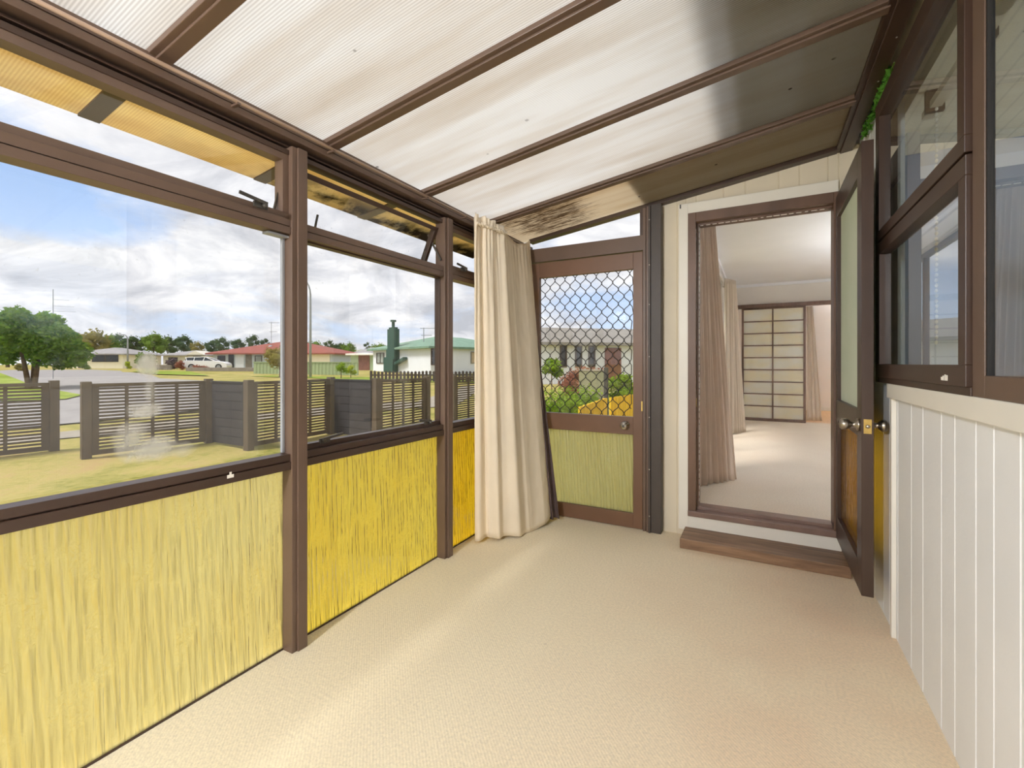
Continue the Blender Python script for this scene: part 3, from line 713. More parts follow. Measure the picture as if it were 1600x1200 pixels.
struct(MB().box(LX, LX+.015, 3.52, LB, LZ, LZ+.075).build('baseboard_lounge', M['brown_wood']), 'brown skirting board along the lounge window wall', 'skirting')
bw = thing('wall_lounge_back', (.5, LB, 0)); struct(bw, 'pale lounge back wall above the shoji opening', 'wall')
b = MB(); b.box(LX-.1, -.40, LB, LB+.1, LZ, 2.61); b.box(-.40, 2.3, LB, LB+.1, 2.25, 2.61); b.box(2.3, LR, LB, LB+.1, LZ, 2.61); b.build('plaster', M['lounge_wall'], bw)
b = MB(); b.box(LX, LR, LB-.03, LB, 2.565, 2.61); b.box(LX, LX+.03, 3.5, LB, 2.565, 2.61); b.build('cornice', M['lounge_ceil'], bw)
struct(MB().box(-.42, 2.3, LB-.05, LB+.09, 2.19, 2.25).build('trim_4', M['shoji_frame']), 'brown timber track above the shoji panel', 'track')
struct(MB().box(LR, LR+.1, 3.44, LB+.15, -.1, 2.68).build('wall_lounge_right', M['lounge_wall']), 'pale far side wall of the lounge', 'wall')
sj = thing('shoji_panel', (.19, LB+.02, LZ), 'shoji style sliding panel with twenty pale rectangles', 'sliding panel')
x0, x1, z0, z1 = -.30, .675, LZ, 2.19; fw = .035
b = MB(); y0, y1 = LB-.005, LB+.03
b.box(x0, x0+fw, y0, y1, z0, z1); b.box(x1-fw, x1, y0, y1, z0, z1); b.box(x0+fw, x1-fw, y0, y1, z1-.03, z1); b.box(x0+fw, x1-fw, y0, y1, z0, z0+.05); b.build('frame', M['shoji_frame'], sj)
b = MB(); n = 9; xm = (x0+x1)/2
for k in range(1, n): 
    z = z0+.05+(z1-.03-z0-.05)*k/n; b.box(x0+fw, x1-fw, y0+.003, y1-.003, z-.009, z+.009)
b.box(xm-.010, xm+.010, y0+.001, y1-.001, z0+.05, z1-.03); b.build('lattice', M['shoji_frame'], sj)
b = MB(); tp = NT('shoji_paper'); cc = tp.ramp(tp.noise(tp.pos((2,2,4)), 1.4, 2), [(.35, lin((244,241,222))), (.65, lin((244,246,240)))])
pm = tp.surf(tp.mixs(.5, tp.n('BsdfDiffuse', {'Color': cc}), tp.n('BsdfTranslucent', {'Color': cc})))
b.box(x0+fw, x1-fw, y0+.013, y0+.017, z0+.05, z1-.03); b.build('paper', pm, sj)
drape('curtain', M['taupe'], [(-.465,3.98),(-.44,4.14),(-.40,4.26),(-.345,4.34)], [(-.46,4.02),(-.38,4.16),(-.29,4.28),(-.19,4.42)], 2.40, LZ+.005, 7, lambda u, t: .016+.014*t, label='taupe eyelet curtain nearest the doorway in the lounge', cat='curtain')
drape('curtain', M['sheer'], [(-.46,7.30),(-.40,7.42),(-.35,7.55),(-.34,7.68)], [(-.46,7.05),(-.36,7.25),(-.28,7.42),(-.20,7.66)], 2.44, LZ+.005, 7, lambda u, t: .016+.012*t, label='pale curtain beside the bright lounge window, near the shoji panel', cat='curtain')
drape('curtain', M['sheer'], [(.70,9.45),(.80,9.47)], [(.70,9.45),(.93,9.50)], 2.2, LZ+.02, 3, .015, label='pinkish curtain hanging just past the shoji panel', cat='curtain')
lr = thing('curtain_rod', (-.43, 5.8, 2.42), 'white curtain rod carrying the two lounge curtains', 'curtain rod')
b = MB(); b.tube([(-.492,3.75,2.41),(-.492,7.9,2.41)], .010, 10); b.build('rod', M['white_trim'], lr, smooth=True)
for y in (3.8, 5.9, 7.85):
    b = MB(); b.box(LX, -.49, y-.01, y+.01, 2.39, 2.41); b.build('bracket', M['white_trim'], lr)
b = MB()
for yy in (4.08,):
    b.lathe([(0,.030),(.012,.030)], (-.405, yy-.05, 2.345), (.5,-1,0), 16)
er = b.build('eyelet', M['latch'], lr, smooth=True)
# dining end beyond the shoji
struct(MB().box(-.6, LR, LB+.15, 12.0, -.1, LZ-.002).build('floor_dining', M['floorwood']), 'honey timber floor beyond the shoji opening', 'floor')
dwl = thing('wall_dining', (1.5, 11.9, 0)); struct(dwl, 'warm white wall beyond the shoji opening', 'wall')
b = MB(); b.box(-.6, LR, 11.8, 11.9, LZ, 2.66); b.box(-.7, -.6, LB+.15, 11.9, LZ, 2.66); b.box(LR, LR+.1, LB+.15, 11.9, LZ, 2.66); b.build('plaster', M['pink_wall'], dwl)
b = MB(); b.box(-.6, LR, 11.785, 11.8, LZ, LZ+.08); b.build('skirting', M['white_trim'], dwl)
struct(MB().box(-.7, LR+.1, LB+.15, 11.9, 2.61, 2.68).build('ceiling_dining', M['lounge_ceil']), 'white ceiling beyond the shoji opening', 'ceiling')
def uplighter(x, y, z0, energy, label, size=.16, h=1.75):  # added fill light in the form of a floor lamp, out of view
    t = thing('fill_uplighter', (x, y, z0), label, 'fill light')
    b = MB(); b.lathe([(0,.15),(.02,.15),(.03,.02)], (x, y, z0), (0,0,1), 20); b.build('base', M['plate'], t, smooth=True)
    b = MB(); b.tube([(x,y,z0+.03),(x,y,z0+h-.1)], .014, 10); b.build('pole', M['plate'], t, smooth=True)
    b = MB(); n = 24; pr = [(.03,-.12),(size*.7,-.07),(size,.0),(size+.015,.03)]; vs = []
    for r, dz in pr: vs += [(x+r*math.cos(2*math.pi*k/n), y+r*math.sin(2*math.pi*k/n), z0+h+dz) for k in range(n)]
    b.add(vs, [(i_*n+k, i_*n+(k+1) % n, (i_+1)*n+(k+1) % n, (i_+1)*n+k) for i_ in range(len(pr)-1) for k in range(n)] + [tuple(range(n))[::-1]])
    b.build('bowl_shade', M['plate'], t, smooth=True, solid=.004)
    tm = NT('fill_uplighter_glow'); em = tm.surf(tm.n('Emission', {'Color': (.95,.97,1,1), 'Strength': energy}))
    b = MB(); b.blob((x, y, z0+h-.02), (size*.6,size*.6,.035), 2, 0); b.build('bulb', em, t, smooth=True)
uplighter(2.6, 6.0, LZ, 3600, 'added uplighter fill light in the lounge, out of view behind the open door')
uplighter(2.9, 10.8, LZ, 1500, 'added uplighter fill light at the dining end, out of view')
uplighter(2.9, 2.3, .15, 700, 'added uplighter fill light, out of view in the blue grey bedroom', .16, 1.25)
def fill_globe(x, y, energy, label):  # added fill light in the form of a hanging globe, out of view
    t = thing('fill_globe_lamp', (x, y, zr(x)-.03), label, 'ceiling lamp'); z = zr(x)-.03
    b = MB(); b.lathe([(0,.06),(.02,.06),(.03,.02),(.08,.02)], (x, y, z), (0,0,-1), 20); b.build('ceiling_rose', M['white_trim'], t, smooth=True)
    tm = NT('fill_globe_glow'); em = tm.surf(tm.n('Emission', {'Color': (.96,.97,1,1), 'Strength': energy}))
    b = MB(); b.blob((x, y, z-.18), (.12,.12,.12), 3, 0); b.build('globe', em, t, smooth=True)
fill_globe(-1.15, -1.93, FILL_LAMP, 'added round globe fill light hanging behind the viewer')

# ------------------------------------------------------------------ outside: ground
b = MB(); rs = [0,3,5,7,9,11,14,18,23,29,36,45.4,60,90,140,220,400]; na = 96
vs = []
for r in rs:
    for k in range(na):
        a_ = 2*math.pi*k/na; x, y = r*math.cos(a_), r*math.sin(a_); vs.append((x, y, gz(x, y)))
fs = [(i*na+k, i*na+(k+1) % na, (i+1)*na+(k+1) % na, (i+1)*na+k) for i in range(len(rs)-1) for k in range(na)]
b.add(vs, fs); struct(b.build('ground', M['lawn'], smooth=True), 'patchy sunlit lawn around the house', 'lawn')
def drapeflat(name, poly, dz, mat):
    bm = bmesh.new(); bm.faces.new([bm.verts.new((x, y, 0)) for x, y in poly]); bmesh.ops.triangulate(bm, faces=bm.faces[:])
    for _ in range(5): 
        long = [e for e in bm.edges if e.calc_length() > 1.6]
        if long: bmesh.ops.subdivide_edges(bm, edges=long, cuts=1)
        bmesh.ops.triangulate(bm, faces=bm.faces[:])
    mb = MB(); bm.verts.index_update()
    mb.add([(v.co.x, v.co.y, gz(v.co.x, v.co.y)+dz) for v in bm.verts], [[v.index for v in f.verts] for f in bm.faces]); bm.free()
    return mb.build(name, mat)
road = [(-16.5,-6.0),(-13.84,2.56),(-13.72,4.49),(-14.14,7.54),(-16.2,10.2),(-19.6,12.3),(-26.57,14.67),(-32.14,14.17),(-37.66,16.03),(-45,17.2),(-52.3,19.96),(-66,22.5),(-70,17),(-54,11.6),(-40,9.0),(-30,7.2),(-24.5,6.3),(-22,2.0),(-22,-6)]
struct(drapeflat('road', road, .035, M['road']), 'grey asphalt street curving past the fences', 'road')
struct(drapeflat('verge', [(-49,11.2),(-36,9.0),(-28,7.6),(-21.6,7.1),(-20.2,6.2),(-20.8,4.9),(-24,5.0),(-30,6.0),(-40,8.0)], .07, M['verge']), 'bright green verge under the leafy street tree', 'grass verge')
struct(drapeflat('traffic_island', [(-37.5,16.3),(-44.5,17.6),(-50,20.5),(-42,20.5),(-33,17.5)], .07, M['verge']), 'green grass wedge with a kerb at the street corner', 'grass verge')
struct(drapeflat('footpath', [(-11.9,-6),(-11.7,3),(-11.1,6.2),(-10.3,9.5),(-8.6,12),(-12.5,20),(-13.6,20),(-10.6,12.5),(-11.9,9.5),(-12.4,6),(-12.6,3),(-13.0,-6)], .02, M['concrete']), 'thin concrete footpath beyond the slatted fences', 'path')
struct(drapeflat('lawn_strip', [(-31,19.0),(-26,20.2),(-21,19.5),(-17,21),(-13,23),(-13,26),(-24.5,22.9),(-31,20.6)], .03, M['verge']), 'green lawn strip in front of the pale green fence', 'grass verge')

# ------------------------------------------------------------------ fences
def fence(name, a, c_, zt, zb, label, solid=False, posts=(True, True), grp=None, n_mull=3, base=-.3):
    a, c_ = Vector((a[0], a[1], 0)), Vector((c_[0], c_[1], 0)); L = (c_-a).length; d = (c_-a)/L; nn = Vector((-d.y, d.x, 0))
    mid = (a+c_)/2; t = thing(name, (mid.x, mid.y, base), label, 'fence', grp)
    Z = Vector((0,0,1))
    def bar(mb, s0, s1, z0, z1, th): mb.obox(a + d*(s0+s1)/2 + Z*(z0+z1)/2, d*(s1-s0)/2, nn*th, Z*(z1-z0)/2)
    if solid:
        b = MB(); nb = 7; zz = zb
        for k in range(nb):
            h = (zt-.03-zb)/nb; bar(b, .06, L-.06, zb+k*h, zb+(k+1)*h-.012, .014)
        bar(b, .06, L-.06, zb, zt-.03, .006); b.build('board_panel', M['fence_solid'], t)
        b = MB(); bar(b, .04, L-.04, zt-.03, zt, .03); b.build('cap_rail', M['fence_solid'], t)
    else:
        b = MB(); k = 0; z = zb+.10
        while z < zt-.07: bar(b, .15, L-.15, z, z+.033, .009); z += .0545
        b.build('slat_panel', M['fence'], t)
        b = MB(); bar(b, .05, L-.05, zt-.055, zt, .028); bar(b, .05, L-.05, zb, zb+.075, .024); bar(b, .05, .15, zb+.075, zt-.055, .024); bar(b, L-.15, L-.05, zb+.075, zt-.055, .024)
        for k in range(1, n_mull+1): s = .15+(L-.3)*k/(n_mull+1); bar(b, s-.022, s+.022, zb+.075, zt-.055, .016)
        b.build('fence_frame', M['fence'], t)
    for k, s in enumerate((0, L)):
        if posts[k]:
            b = MB(); bar(b, s-.06, s+.06, base-.1, zt+.035, .06); b.build('post', M['fence'], t, bevel=.006)
    return t
zt, zb = .885, -.24
P0, Pm, P1, P2, P3, P4, P5, P6 = (-10.4,3.05), (-10.6,1.15), (-9.25,3.08), (-9.02,4.76), (-7.78,4.76), (-7.9,6.58), (-6.55,6.52), (-6.55,8.05)
fence('slat_fence', Pm, P0, zt, zb, 'brown slatted fence panel left of the gate gap', posts=(True, True))
fence('slat_fence', P1, P2, zt, zb, 'brown slatted fence panel right of the gate gap, seen behind the smudged glass')
fence('board_fence', (-8.94,4.76), (-7.86,4.76), zt, zb, 'dark solid fence return seen behind the large left window', True, (False, False))
fence('slat_fence', P3, P4, zt, zb, 'dark slatted fence panel seen either side of the first window post', posts=(True, True))
fence('board_fence', (-7.82,6.57), (-6.63,6.53), zt, zb, 'blackened solid fence return in the middle window', True, (False, False))
fence('slat_fence', P5, P6, zt, zb, 'dark slatted fence panel in front of the white house', posts=(True, True))
fence('slat_fence', (-6.5,8.98), (-6.45,11.2), zt, zb, 'slatted fence panel seen just left of the cream curtain', posts=(True, True))

def picket_fence(a, c_, h, label):
    a, c_ = Vector((a[0], a[1], 0)), Vector((c_[0], c_[1], 0)); L = (c_-a).length; d = (c_-a)/L; nn = Vector((-d.y, d.x, 0))
    mid = (a+c_)/2; t = thing('picket_fence', (mid.x, mid.y, gz(mid.x, mid.y)), label, 'fence')
    b = MB(); s = 0; rg = random.Random(2)
    while s < L:
        q = a+d*s; z = gz(q.x, q.y); hh = h*rg.uniform(.96, 1.04); w = .075
        b.add([q-d*w+Vector((0,0,z)), q+d*w+Vector((0,0,z)), q+d*w+Vector((0,0,z+hh-.05)), q+Vector((0,0,z+hh)), q-d*w+Vector((0,0,z+hh-.05))] +
              [p_+nn*.02 for p_ in (q-d*w+Vector((0,0,z)), q+d*w+Vector((0,0,z)), q+d*w+Vector((0,0,z+hh-.05)), q+Vector((0,0,z+hh)), q-d*w+Vector((0,0,z+hh-.05)))],
              [(0,1,2,3,4),(9,8,7,6,5),(0,5,6,1),(1,6,7,2),(2,7,8,3),(3,8,9,4),(4,9,5,0)])
        s += .215
    b.build('pickets', M['picket'], t)
    b = MB()
    for zz in (.15, .42): b.obox(mid+nn*.04+Vector((0,0,gz(mid.x, mid.y)+zz)), d*L/2, nn*.02, Vector((0,0,.04)))
    b.build('rail', M['picket'], t)
    return t
picket_fence((-20.1,19.6), (-14.2,23.3), .66, 'weathered picket fence in front of the white house')
# pale green metal fence
gf = thing('metal_fence', (-28,21,.28), 'pale green corrugated metal fence in front of the red roofed house', 'fence')
b = MB(); a_, c_ = at(396,36), at(560,34.8); d = (c_-a_).normalized(); nn = Vector((-d.y, d.x, 0)); L = (c_-a_).length
n = 120; vs = []
for k in range(n+1):
    q = a_+d*L*k/n + nn*(.03 if k % 4 < 2 else 0); z = gz(q.x, q.y); vs += [(q.x,q.y,z), (q.x,q.y,z+.95)]
b.add(vs, [(2*k, 2*k+2, 2*k+3, 2*k+1) for k in range(n)]); b.build('sheet_panel', M['colorbond'], gf, solid=.01)
b = MB(); q = (a_+c_)/2; b.obox((q.x,q.y,gz(q.x,q.y)+.95), d*L/2, nn*.04, (0,0,.03)); b.build('top_rail', M['colorbond'], gf)

# yellow timber fence and hedge beyond the screen door
def planks(a, c_, z0, z1, label, base=-.3):
    a, c_ = Vector((a.x, a.y, 0)), Vector((c_.x, c_.y, 0)); L = (c_-a).length; d = (c_-a)/L; nn = Vector((-d.y, d.x, 0)); mid = (a+c_)/2
    t = thing('plank_fence', (mid.x, mid.y, base), label, 'fence')
    b = MB(); s = 0
    while s < L-.02: b.obox(a+d*(s+.055)+Vector((0,0,(base+z0+(z1-z0)*s/L)/2)), d*.052, nn*.012, Vector((0,0,(z0+(z1-z0)*s/L-base)/2))); s += .11
    b.build('planks', M['timber_yellow'], t)
    b = MB(); b.obox(mid+nn*.035+Vector((0,0,.3)), d*L/2, nn*.02, Vector((0,0,.04))); b.build('rail', M['timber_yellow'], t)
planks(at(905,5.3), at(946,5.9), .70, .76, 'short yellow plank fence seen low in the screen door, left of its gap')
planks(at(953,6.2), at(996,6.6), .74, .77, 'yellow plank fence seen low in the screen door, right of its gap')

# ------------------------------------------------------------------ plants
def crown(mb, blobs, nleaf, size, rg, core=True):
    tot = sum(r[0]*r[2] for c_, r in blobs)
    for c_, r in blobs:
        if core: mb.blob(c_, tuple(x*.66 for x in r), 2, .35, 1.6, rg.randint(0, 99))
        for k in range(int(nleaf*r[0]*r[2]/tot)):
            d = Vector((rg.gauss(0,1), rg.gauss(0,1), rg.gauss(0,1))).normalized(); q = rg.uniform(.72, 1.08)*(1+.28*mnoise.noise(d*2.2+Vector(c_)))
            mb.leaf((c_[0]+d.x*r[0]*q, c_[1]+d.y*r[1]*q, c_[2]+d.z*r[2]*q), size, rg)
def tree(name, u, k, vtop, hw, vbase, label, mat, cat='tree', trunk=True, nblob=6, nleaf=900, size=None, seed=0, grp=None, vlow=None, stems=1, flat=1.0, small=1.0):
    rg = random.Random(seed*13+int(u)); p_ = at(u, k); z = gz(p_.x, p_.y) if vbase is None else hz(vbase, k)
    z = min(z, gz(p_.x, p_.y)) if vbase is None else gz(p_.x, p_.y)
    ztop_ = hz(vtop, k); R = hw*k/F; zlow = (hz(vlow, k) if vlow else z + (ztop_-z)*.25) if trunk else z - .12*(ztop_-z)
    t = thing(name, (p_.x, p_.y, z), label, cat, grp)
    H = ztop_-zlow; blobs = []
    rt = Vector((cY, sY, 0)); fw_ = Vector((-sY, cY, 0))
    for i in range(nblob):
        f_ = i/max(1, nblob-1)
        ang = i*2.4; rr = R*(.52 if small == 1 else rg.uniform(.30,.86))*(.35 if i == nblob-1 else 1)*(1 if small == 1 else (1.15-.5*abs(f_-.35)))
        c_ = p_ + rt*math.cos(ang)*rr + fw_*math.sin(ang)*rr
        zc = zlow + H*(.30 + .42*f_ + (0 if small == 1 else rg.uniform(-.10,.10)))
        r = R*(rg.uniform(.45, .60) if small == 1 else rg.uniform(.32, .72))*small; blobs.append(((c_.x, c_.y, zc), (r, r, min(r*.9*flat, H*(.30 if small == 1 else .26)))))
    b = MB(); crown(b, blobs, nleaf, size or R*.16, rg); b.build('foliage', mat, t)
    if trunk:
        b = MB()
        for s in range(stems):
            a_ = s*2*math.pi/max(1, stems)+.5; o_ = Vector((math.cos(a_), math.sin(a_), 0))*(R*.07 if stems > 1 else 0)
            b.tube([p_+o_+Vector((0,0,z-.1)), p_+o_*1.2+Vector((0,0,z+(zlow-z)*.7)), p_+o_*2.6+Vector((0,0,zlow+H*.25)), p_+o_*4.5+Vector((0,0,zlow+H*.55))], [R*.085, R*.065, R*.05, R*.02], 8)
        b.build('trunk', M['bark'], t)
    return t
tree('street_tree', 50, 19.5, 459, 54, None, 'large leafy green tree on the verge at the far left', M['leaf'], nblob=30, nleaf=17000, size=.19, seed=3, vlow=592, stems=3, small=.60)
tree('magnolia_tree', 438, 31.0, 539, 26, None, 'small olive leaved tree in front of the red roofed house', M['leaf_olive'], nblob=6, nleaf=900, size=.16, seed=2, vlow=580)
tree('bush', 533, 30.0, 565, 11, None, 'rounded yellow green bush by the pale green metal fence', M['leaf_hedge'], 'bush', nblob=4, nleaf=500, size=.1, vlow=584)
tree('bush', 548, 31.0, 568, 9, None, 'bright yellow bush right of the rounded green bush', M['leaf_yellow'], 'bush', nblob=4, nleaf=400, size=.1, vlow=588)
tree('bush', 281, 50, 563, 8, None, 'red leaved bush just left of the white car', M['leaf_red'], 'bush', nblob=4, nleaf=300, size=.2, trunk=False, vlow=580)
tree('bush', 311, 44, 570.5, 13, None, 'low rusty bush in front of the white car', M['leaf_red'], 'bush', nblob=5, nleaf=400, size=.16, trunk=False, vlow=583, flat=.6)
tree('bush', 295, 53, 561, 5, None, 'green bush touching the tail of the white car', M['leaf_hedge'], 'bush', nblob=3, nleaf=250, size=.2, trunk=False, vlow=578)
tree('bush', 200, 60, 564, 6, None, 'yellow flowering bush beside the cream house corner', M['leaf_yellow'], 'bush', nblob=3, nleaf=250, size=.2, trunk=False, vlow=577)
tree('bush', 30, 42, 567, 9, None, 'olive bush left of the street tree trunk', M['leaf_olive'], 'bush', nblob=3, nleaf=250, size=.2, trunk=False, vlow=582)
tree('bush', 132, 56, 566, 9, None, 'dark bush under the left end of the cream house', M['leaf_mid'], 'bush', nblob=3, nleaf=300, size=.2, trunk=False, vlow=578)
tree('bush', 225, 56, 548, 14, None, 'tall olive bush between the cream and grey roofed houses', M['leaf_mid'], 'bush', nblob=5, nleaf=500, size=.3, trunk=False, vlow=579)
tree('bush', 268, 58, 558, 10, None, 'dark purple bush in front of the grey roofed house', plain('purple_leaves', (82,66,70), .8, .2, 4), 'bush', nblob=4, nleaf=300, size=.25, trunk=False, vlow=576)
far = [(146,80,513,26,'leaf_olive','broad olive tree behind the cream house'),
 (172,100,517,15,'leaf_mid','green tree over the right end of the cream roof'),
 (207,112,520,17,'leaf_dark','dark pine left of the small street lamp'),
 (184,118,515,13,'leaf_dark','dark pine peeping over the cream roof ridge'),
 (240,105,517,20,'leaf_mid','mid green tree above the olive bush'),
 (262,115,519,15,'leaf_dark','dark pine over the grey roof left end'),
 (287,112,518,15,'leaf_dark','tall dark pine above the grey roofed house'),
 (308,108,530,12,'leaf_olive','low olive tree behind the grey gable'),
 (330,118,528,12,'leaf_dark','flat topped pine above the left end of the red roof'),
 (347,104,521,13,'leaf_dark','flat topped pine over the red roof, second from its left end'),
 (372,124,524,12,'leaf_dark','rounded pine above the middle of the red roof'),
 (395,118,517,12,'leaf_dark','tallest pine over the red roof, left of its antenna'),
 (415,121,522,9,'leaf_dark','thin pine just left of the red roof antenna'),
 (493,95,530,13,'leaf_mid','rounded green tree right of the tall street lamp'),
 (514,108,526,9,'leaf_dark','pointed conifer right of the tall street lamp'),
 (545,100,533,13,'leaf_mid','green tree over the grey back roof'),
 (563,80,545,9,'leaf_yellow','small yellow green tree beside the red roof right corner'),
 (574,106,529,6,'leaf_dark','narrow conifer left of the green chimney'),
 (593,100,536,14,'leaf_mid','bushy tree behind the left end of the white house'),
 (531,112,534,12,'leaf_dark','low dark tree between the conifer and the grey back roof'),
 (105,125,524,16,'leaf_dark','dark tree at the back behind the street tree'),
 (12,90,520,30,'leaf_mid','green tree at the far left edge behind the street tree')]
for i, (u, k, vt, hw, mt, lab) in enumerate(far):
    tree('background_tree', u, k, vt, hw, None, lab, M[mt], nblob=6, nleaf=420, size=hw*k/F*.2, seed=i, grp='background trees', vlow=562 if k < 90 else 558)
# hedge and shrubs beyond the screen door
hg = thing('hedge', at(880,7.4).to_tuple()[:2]+(-.3,), 'clipped green hedge seen low in the screen door', 'hedge')
b = MB(); rg = random.Random(4); a_, c_ = at(836,6.6), at(925,8.6)
bl_ = []
for k in range(9):
    q = a_.lerp(c_, k/8); bl_.append(((q.x, q.y, .22), (.26,.3,.55)))
crown(b, bl_, 5200, .06, rg); b.build('foliage', M['leaf_hedge'], hg)
tree('bush', 912, 15.5, 566, 36, None, 'big red brown bush in the screen door view', M['leaf_red'], 'bush', nblob=7, nleaf=1800, size=.12, trunk=False, vlow=620)
tree('bush', 862, 14, 557, 17, None, 'rounded green standard bush at the left of the grille', M['leaf_hedge'], 'bush', nblob=5, nleaf=900, size=.1, vlow=592)
tree('bush', 972, 13, 570, 24, None, 'bright green bush at the right of the grille', M['leaf_hedge'], 'bush', nblob=6, nleaf=1200, size=.1, trunk=False, vlow=618)
tree('background_tree', 990, 70, 517, 16, None, 'small dark tree at the right of the grille, above the roof line', M['leaf_mid'], grp='background trees', nblob=5, nleaf=400, size=.3, vlow=550)
dp = MB(); q = at(947,12.0); dp.box(q.x-.05, q.x+.05, q.y-.05, q.y+.05, -.35, 1.1); tag(dp.build('timber_post', M['fence_solid'], bevel=.01), 'dark timber post between the bushes in the screen door view', 'post')
q0, q1 = at(905,13), at(945,12.6)
gl = thing('low_fence', ((q0.x+q1.x)/2,(q0.y+q1.y)/2,-.25), 'low grey green board fence in front of the red brown bush', 'fence')
b = MB(); d = (q1-q0).normalized(); b.obox((q0+q1)/2+Vector((0,0,.40)), (q1-q0)/2, Vector((-d.y,d.x,0))*.02, (0,0,.60)); b.build('board_panel', plain('grey_green_board', (132,132,104), .8, .1, 3), gl)
b = MB(); b.obox((q0+q1)/2+Vector((0,0,1.02)), (q1-q0)/2, Vector((-d.y,d.x,0))*.04, (0,0,.025)); b.build('cap_rail', M['concrete'], gl)

# ------------------------------------------------------------------ houses
def house(name, label, corner, dirv, L, W, h, rise, wallm, roofm, wins=(), ov=.5, ridge=None, gable=False, z=None, group=None):
    """corner: near corner on the ground; dirv: along the front (length L); the house lies to the left of dirv turned back."""
    o = Vector((corner.x, corner.y, 0)); e1 = Vector((dirv[0], dirv[1], 0)).normalized(); e2 = Vector((-e1.y, e1.x, 0))
    mid = o+e1*L/2+e2*W/2; z0 = gz(mid.x, mid.y) if z is None else z; Z = Vector((0,0,1))
    t = thing(name, (mid.x, mid.y, z0), label, 'house', group)
    def pt(a_, b_, c_): return o+e1*a_+e2*b_+Z*(z0+c_)
    b = MB(); b.obox(pt(L/2, W/2, h/2-.3), e1*L/2, e2*W/2, Z*(h/2+.3)); b.build('walls', wallm, t)
    rl = (max(L-W, L*.2) if ridge is None else ridge)
    b = MB()
    ev = [pt(-ov,-ov,h), pt(L+ov,-ov,h), pt(L+ov,W+ov,h), pt(-ov,W+ov,h)]
    if L >= W or gable: r0, r1 = pt(L/2-rl/2, W/2, h+rise), pt(L/2+rl/2, W/2, h+rise)
    else:
        rl = max(W-L, W*.2) if ridge is None else ridge; r0, r1 = pt(L/2, W/2-rl/2, h+rise), pt(L/2, W/2+rl/2, h+rise)
    if gable: r0, r1 = pt(-ov, W/2, h+rise), pt(L+ov, W/2, h+rise)
    lowv = [v-Z*.16 for v in ev]
    vs = ev+[r0, r1]+lowv
    if L >= W or gable: fs = [(0,1,5,4),(2,3,4,5),(1,2,5),(3,0,4)]
    else: fs = [(3,0,4,5),(1,2,5,4),(0,1,4),(2,3,5)]
    fs += [(0,6,7,1),(1,7,8,2),(2,8,9,3),(3,9,6,0),(6,9,8,7)]
    b.add(vs, fs); b.build('roof', roofm, t)
    for (side, s0, s1, c0, c1, fm, gm, nm) in wins:      # side 0: front (along e1), 1: end at s=0 (along e2)
        nm = nm or 'window'
        if side == 0: c_ = pt((s0+s1)/2, -.03, (c0+c1)/2); ex = e1*(s1-s0)/2; en = e2
        else: c_ = pt(-.03 if side == 1 else L+.03, (s0+s1)/2, (c0+c1)/2); ex = e2*(s1-s0)/2; en = e1*(1 if side == 1 else -1)
        b = MB(); fwid = .07
        if nm == 'window':
            hz_ = (c1-c0)/2; l_ = ex.length; u_ = ex/l_
            b.obox(c_+Z*(hz_-fwid/2), ex, en*.05, Z*fwid/2); b.obox(c_-Z*(hz_-fwid/2), ex, en*.05, Z*fwid/2)
            b.obox(c_+u_*(l_-fwid/2), u_*fwid/2, en*.05, Z*(hz_-fwid)); b.obox(c_-u_*(l_-fwid/2), u_*fwid/2, en*.05, Z*(hz_-fwid))
            if l_ > .7: b.obox(c_, u_*.03, en*.04, Z*(hz_-fwid))
            f_ = b.build('window', fm, t)
            b = MB(); b.obox(c_+en*.02, ex*.95, en*.01, Z*hz_*.95); b.build('pane', gm, f_)
        else:
            b.obox(c_, ex, en*.03, Z*(c1-c0)/2); b.build(nm, fm, t)
    return t, pt, e1, e2
def antenna(parent, x, y, z, h, nm='tv_antenna'):
    b = MB(); b.tube([(x,y,z),(x,y,z+h)], .035, 6)
    for dz, l in ((h*.97, 1.0), (h*.62, .7)):
        b.tube([(x-cY*l*.3,y-sY*l*.3,z+dz),(x+cY*l,y+sY*l,z+dz)], .03, 5)
        for q in range(5):
            s = l*(-.25+1.2*q/4); b.tube([(x+cY*s+sY*.25,y+sY*s-cY*.25,z+dz),(x+cY*s-sY*.25,y+sY*s+cY*.25,z+dz)], .016, 5)
    return b.build(nm, M['pole'], parent)
cream = siding('cream_weatherboard', (255,246,222)); white = siding('white_weatherboard', (232,236,244)); bluew = siding('pale_blue_weatherboard', (196,206,214)); offw = siding('off_white_weatherboard', (222,216,202))
redroof = roofing('red_roof_tiles', (142,72,58)); greyroof = roofing('grey_roof_tiles', (150,146,146)); greenroof = roofing('pale_green_roof_iron', (116,146,126)); beigeroof = roofing('beige_roof_iron', (132,126,116))
VR = Vector((cY, sY, 0)); VF = Vector((-sY, cY, 0))
def vdir(deg): a_ = math.radians(deg); return VR*math.cos(a_)+VF*math.sin(a_)
fm, dw, pw = M['alu_dark'], M['darkwin'], M['palewin']
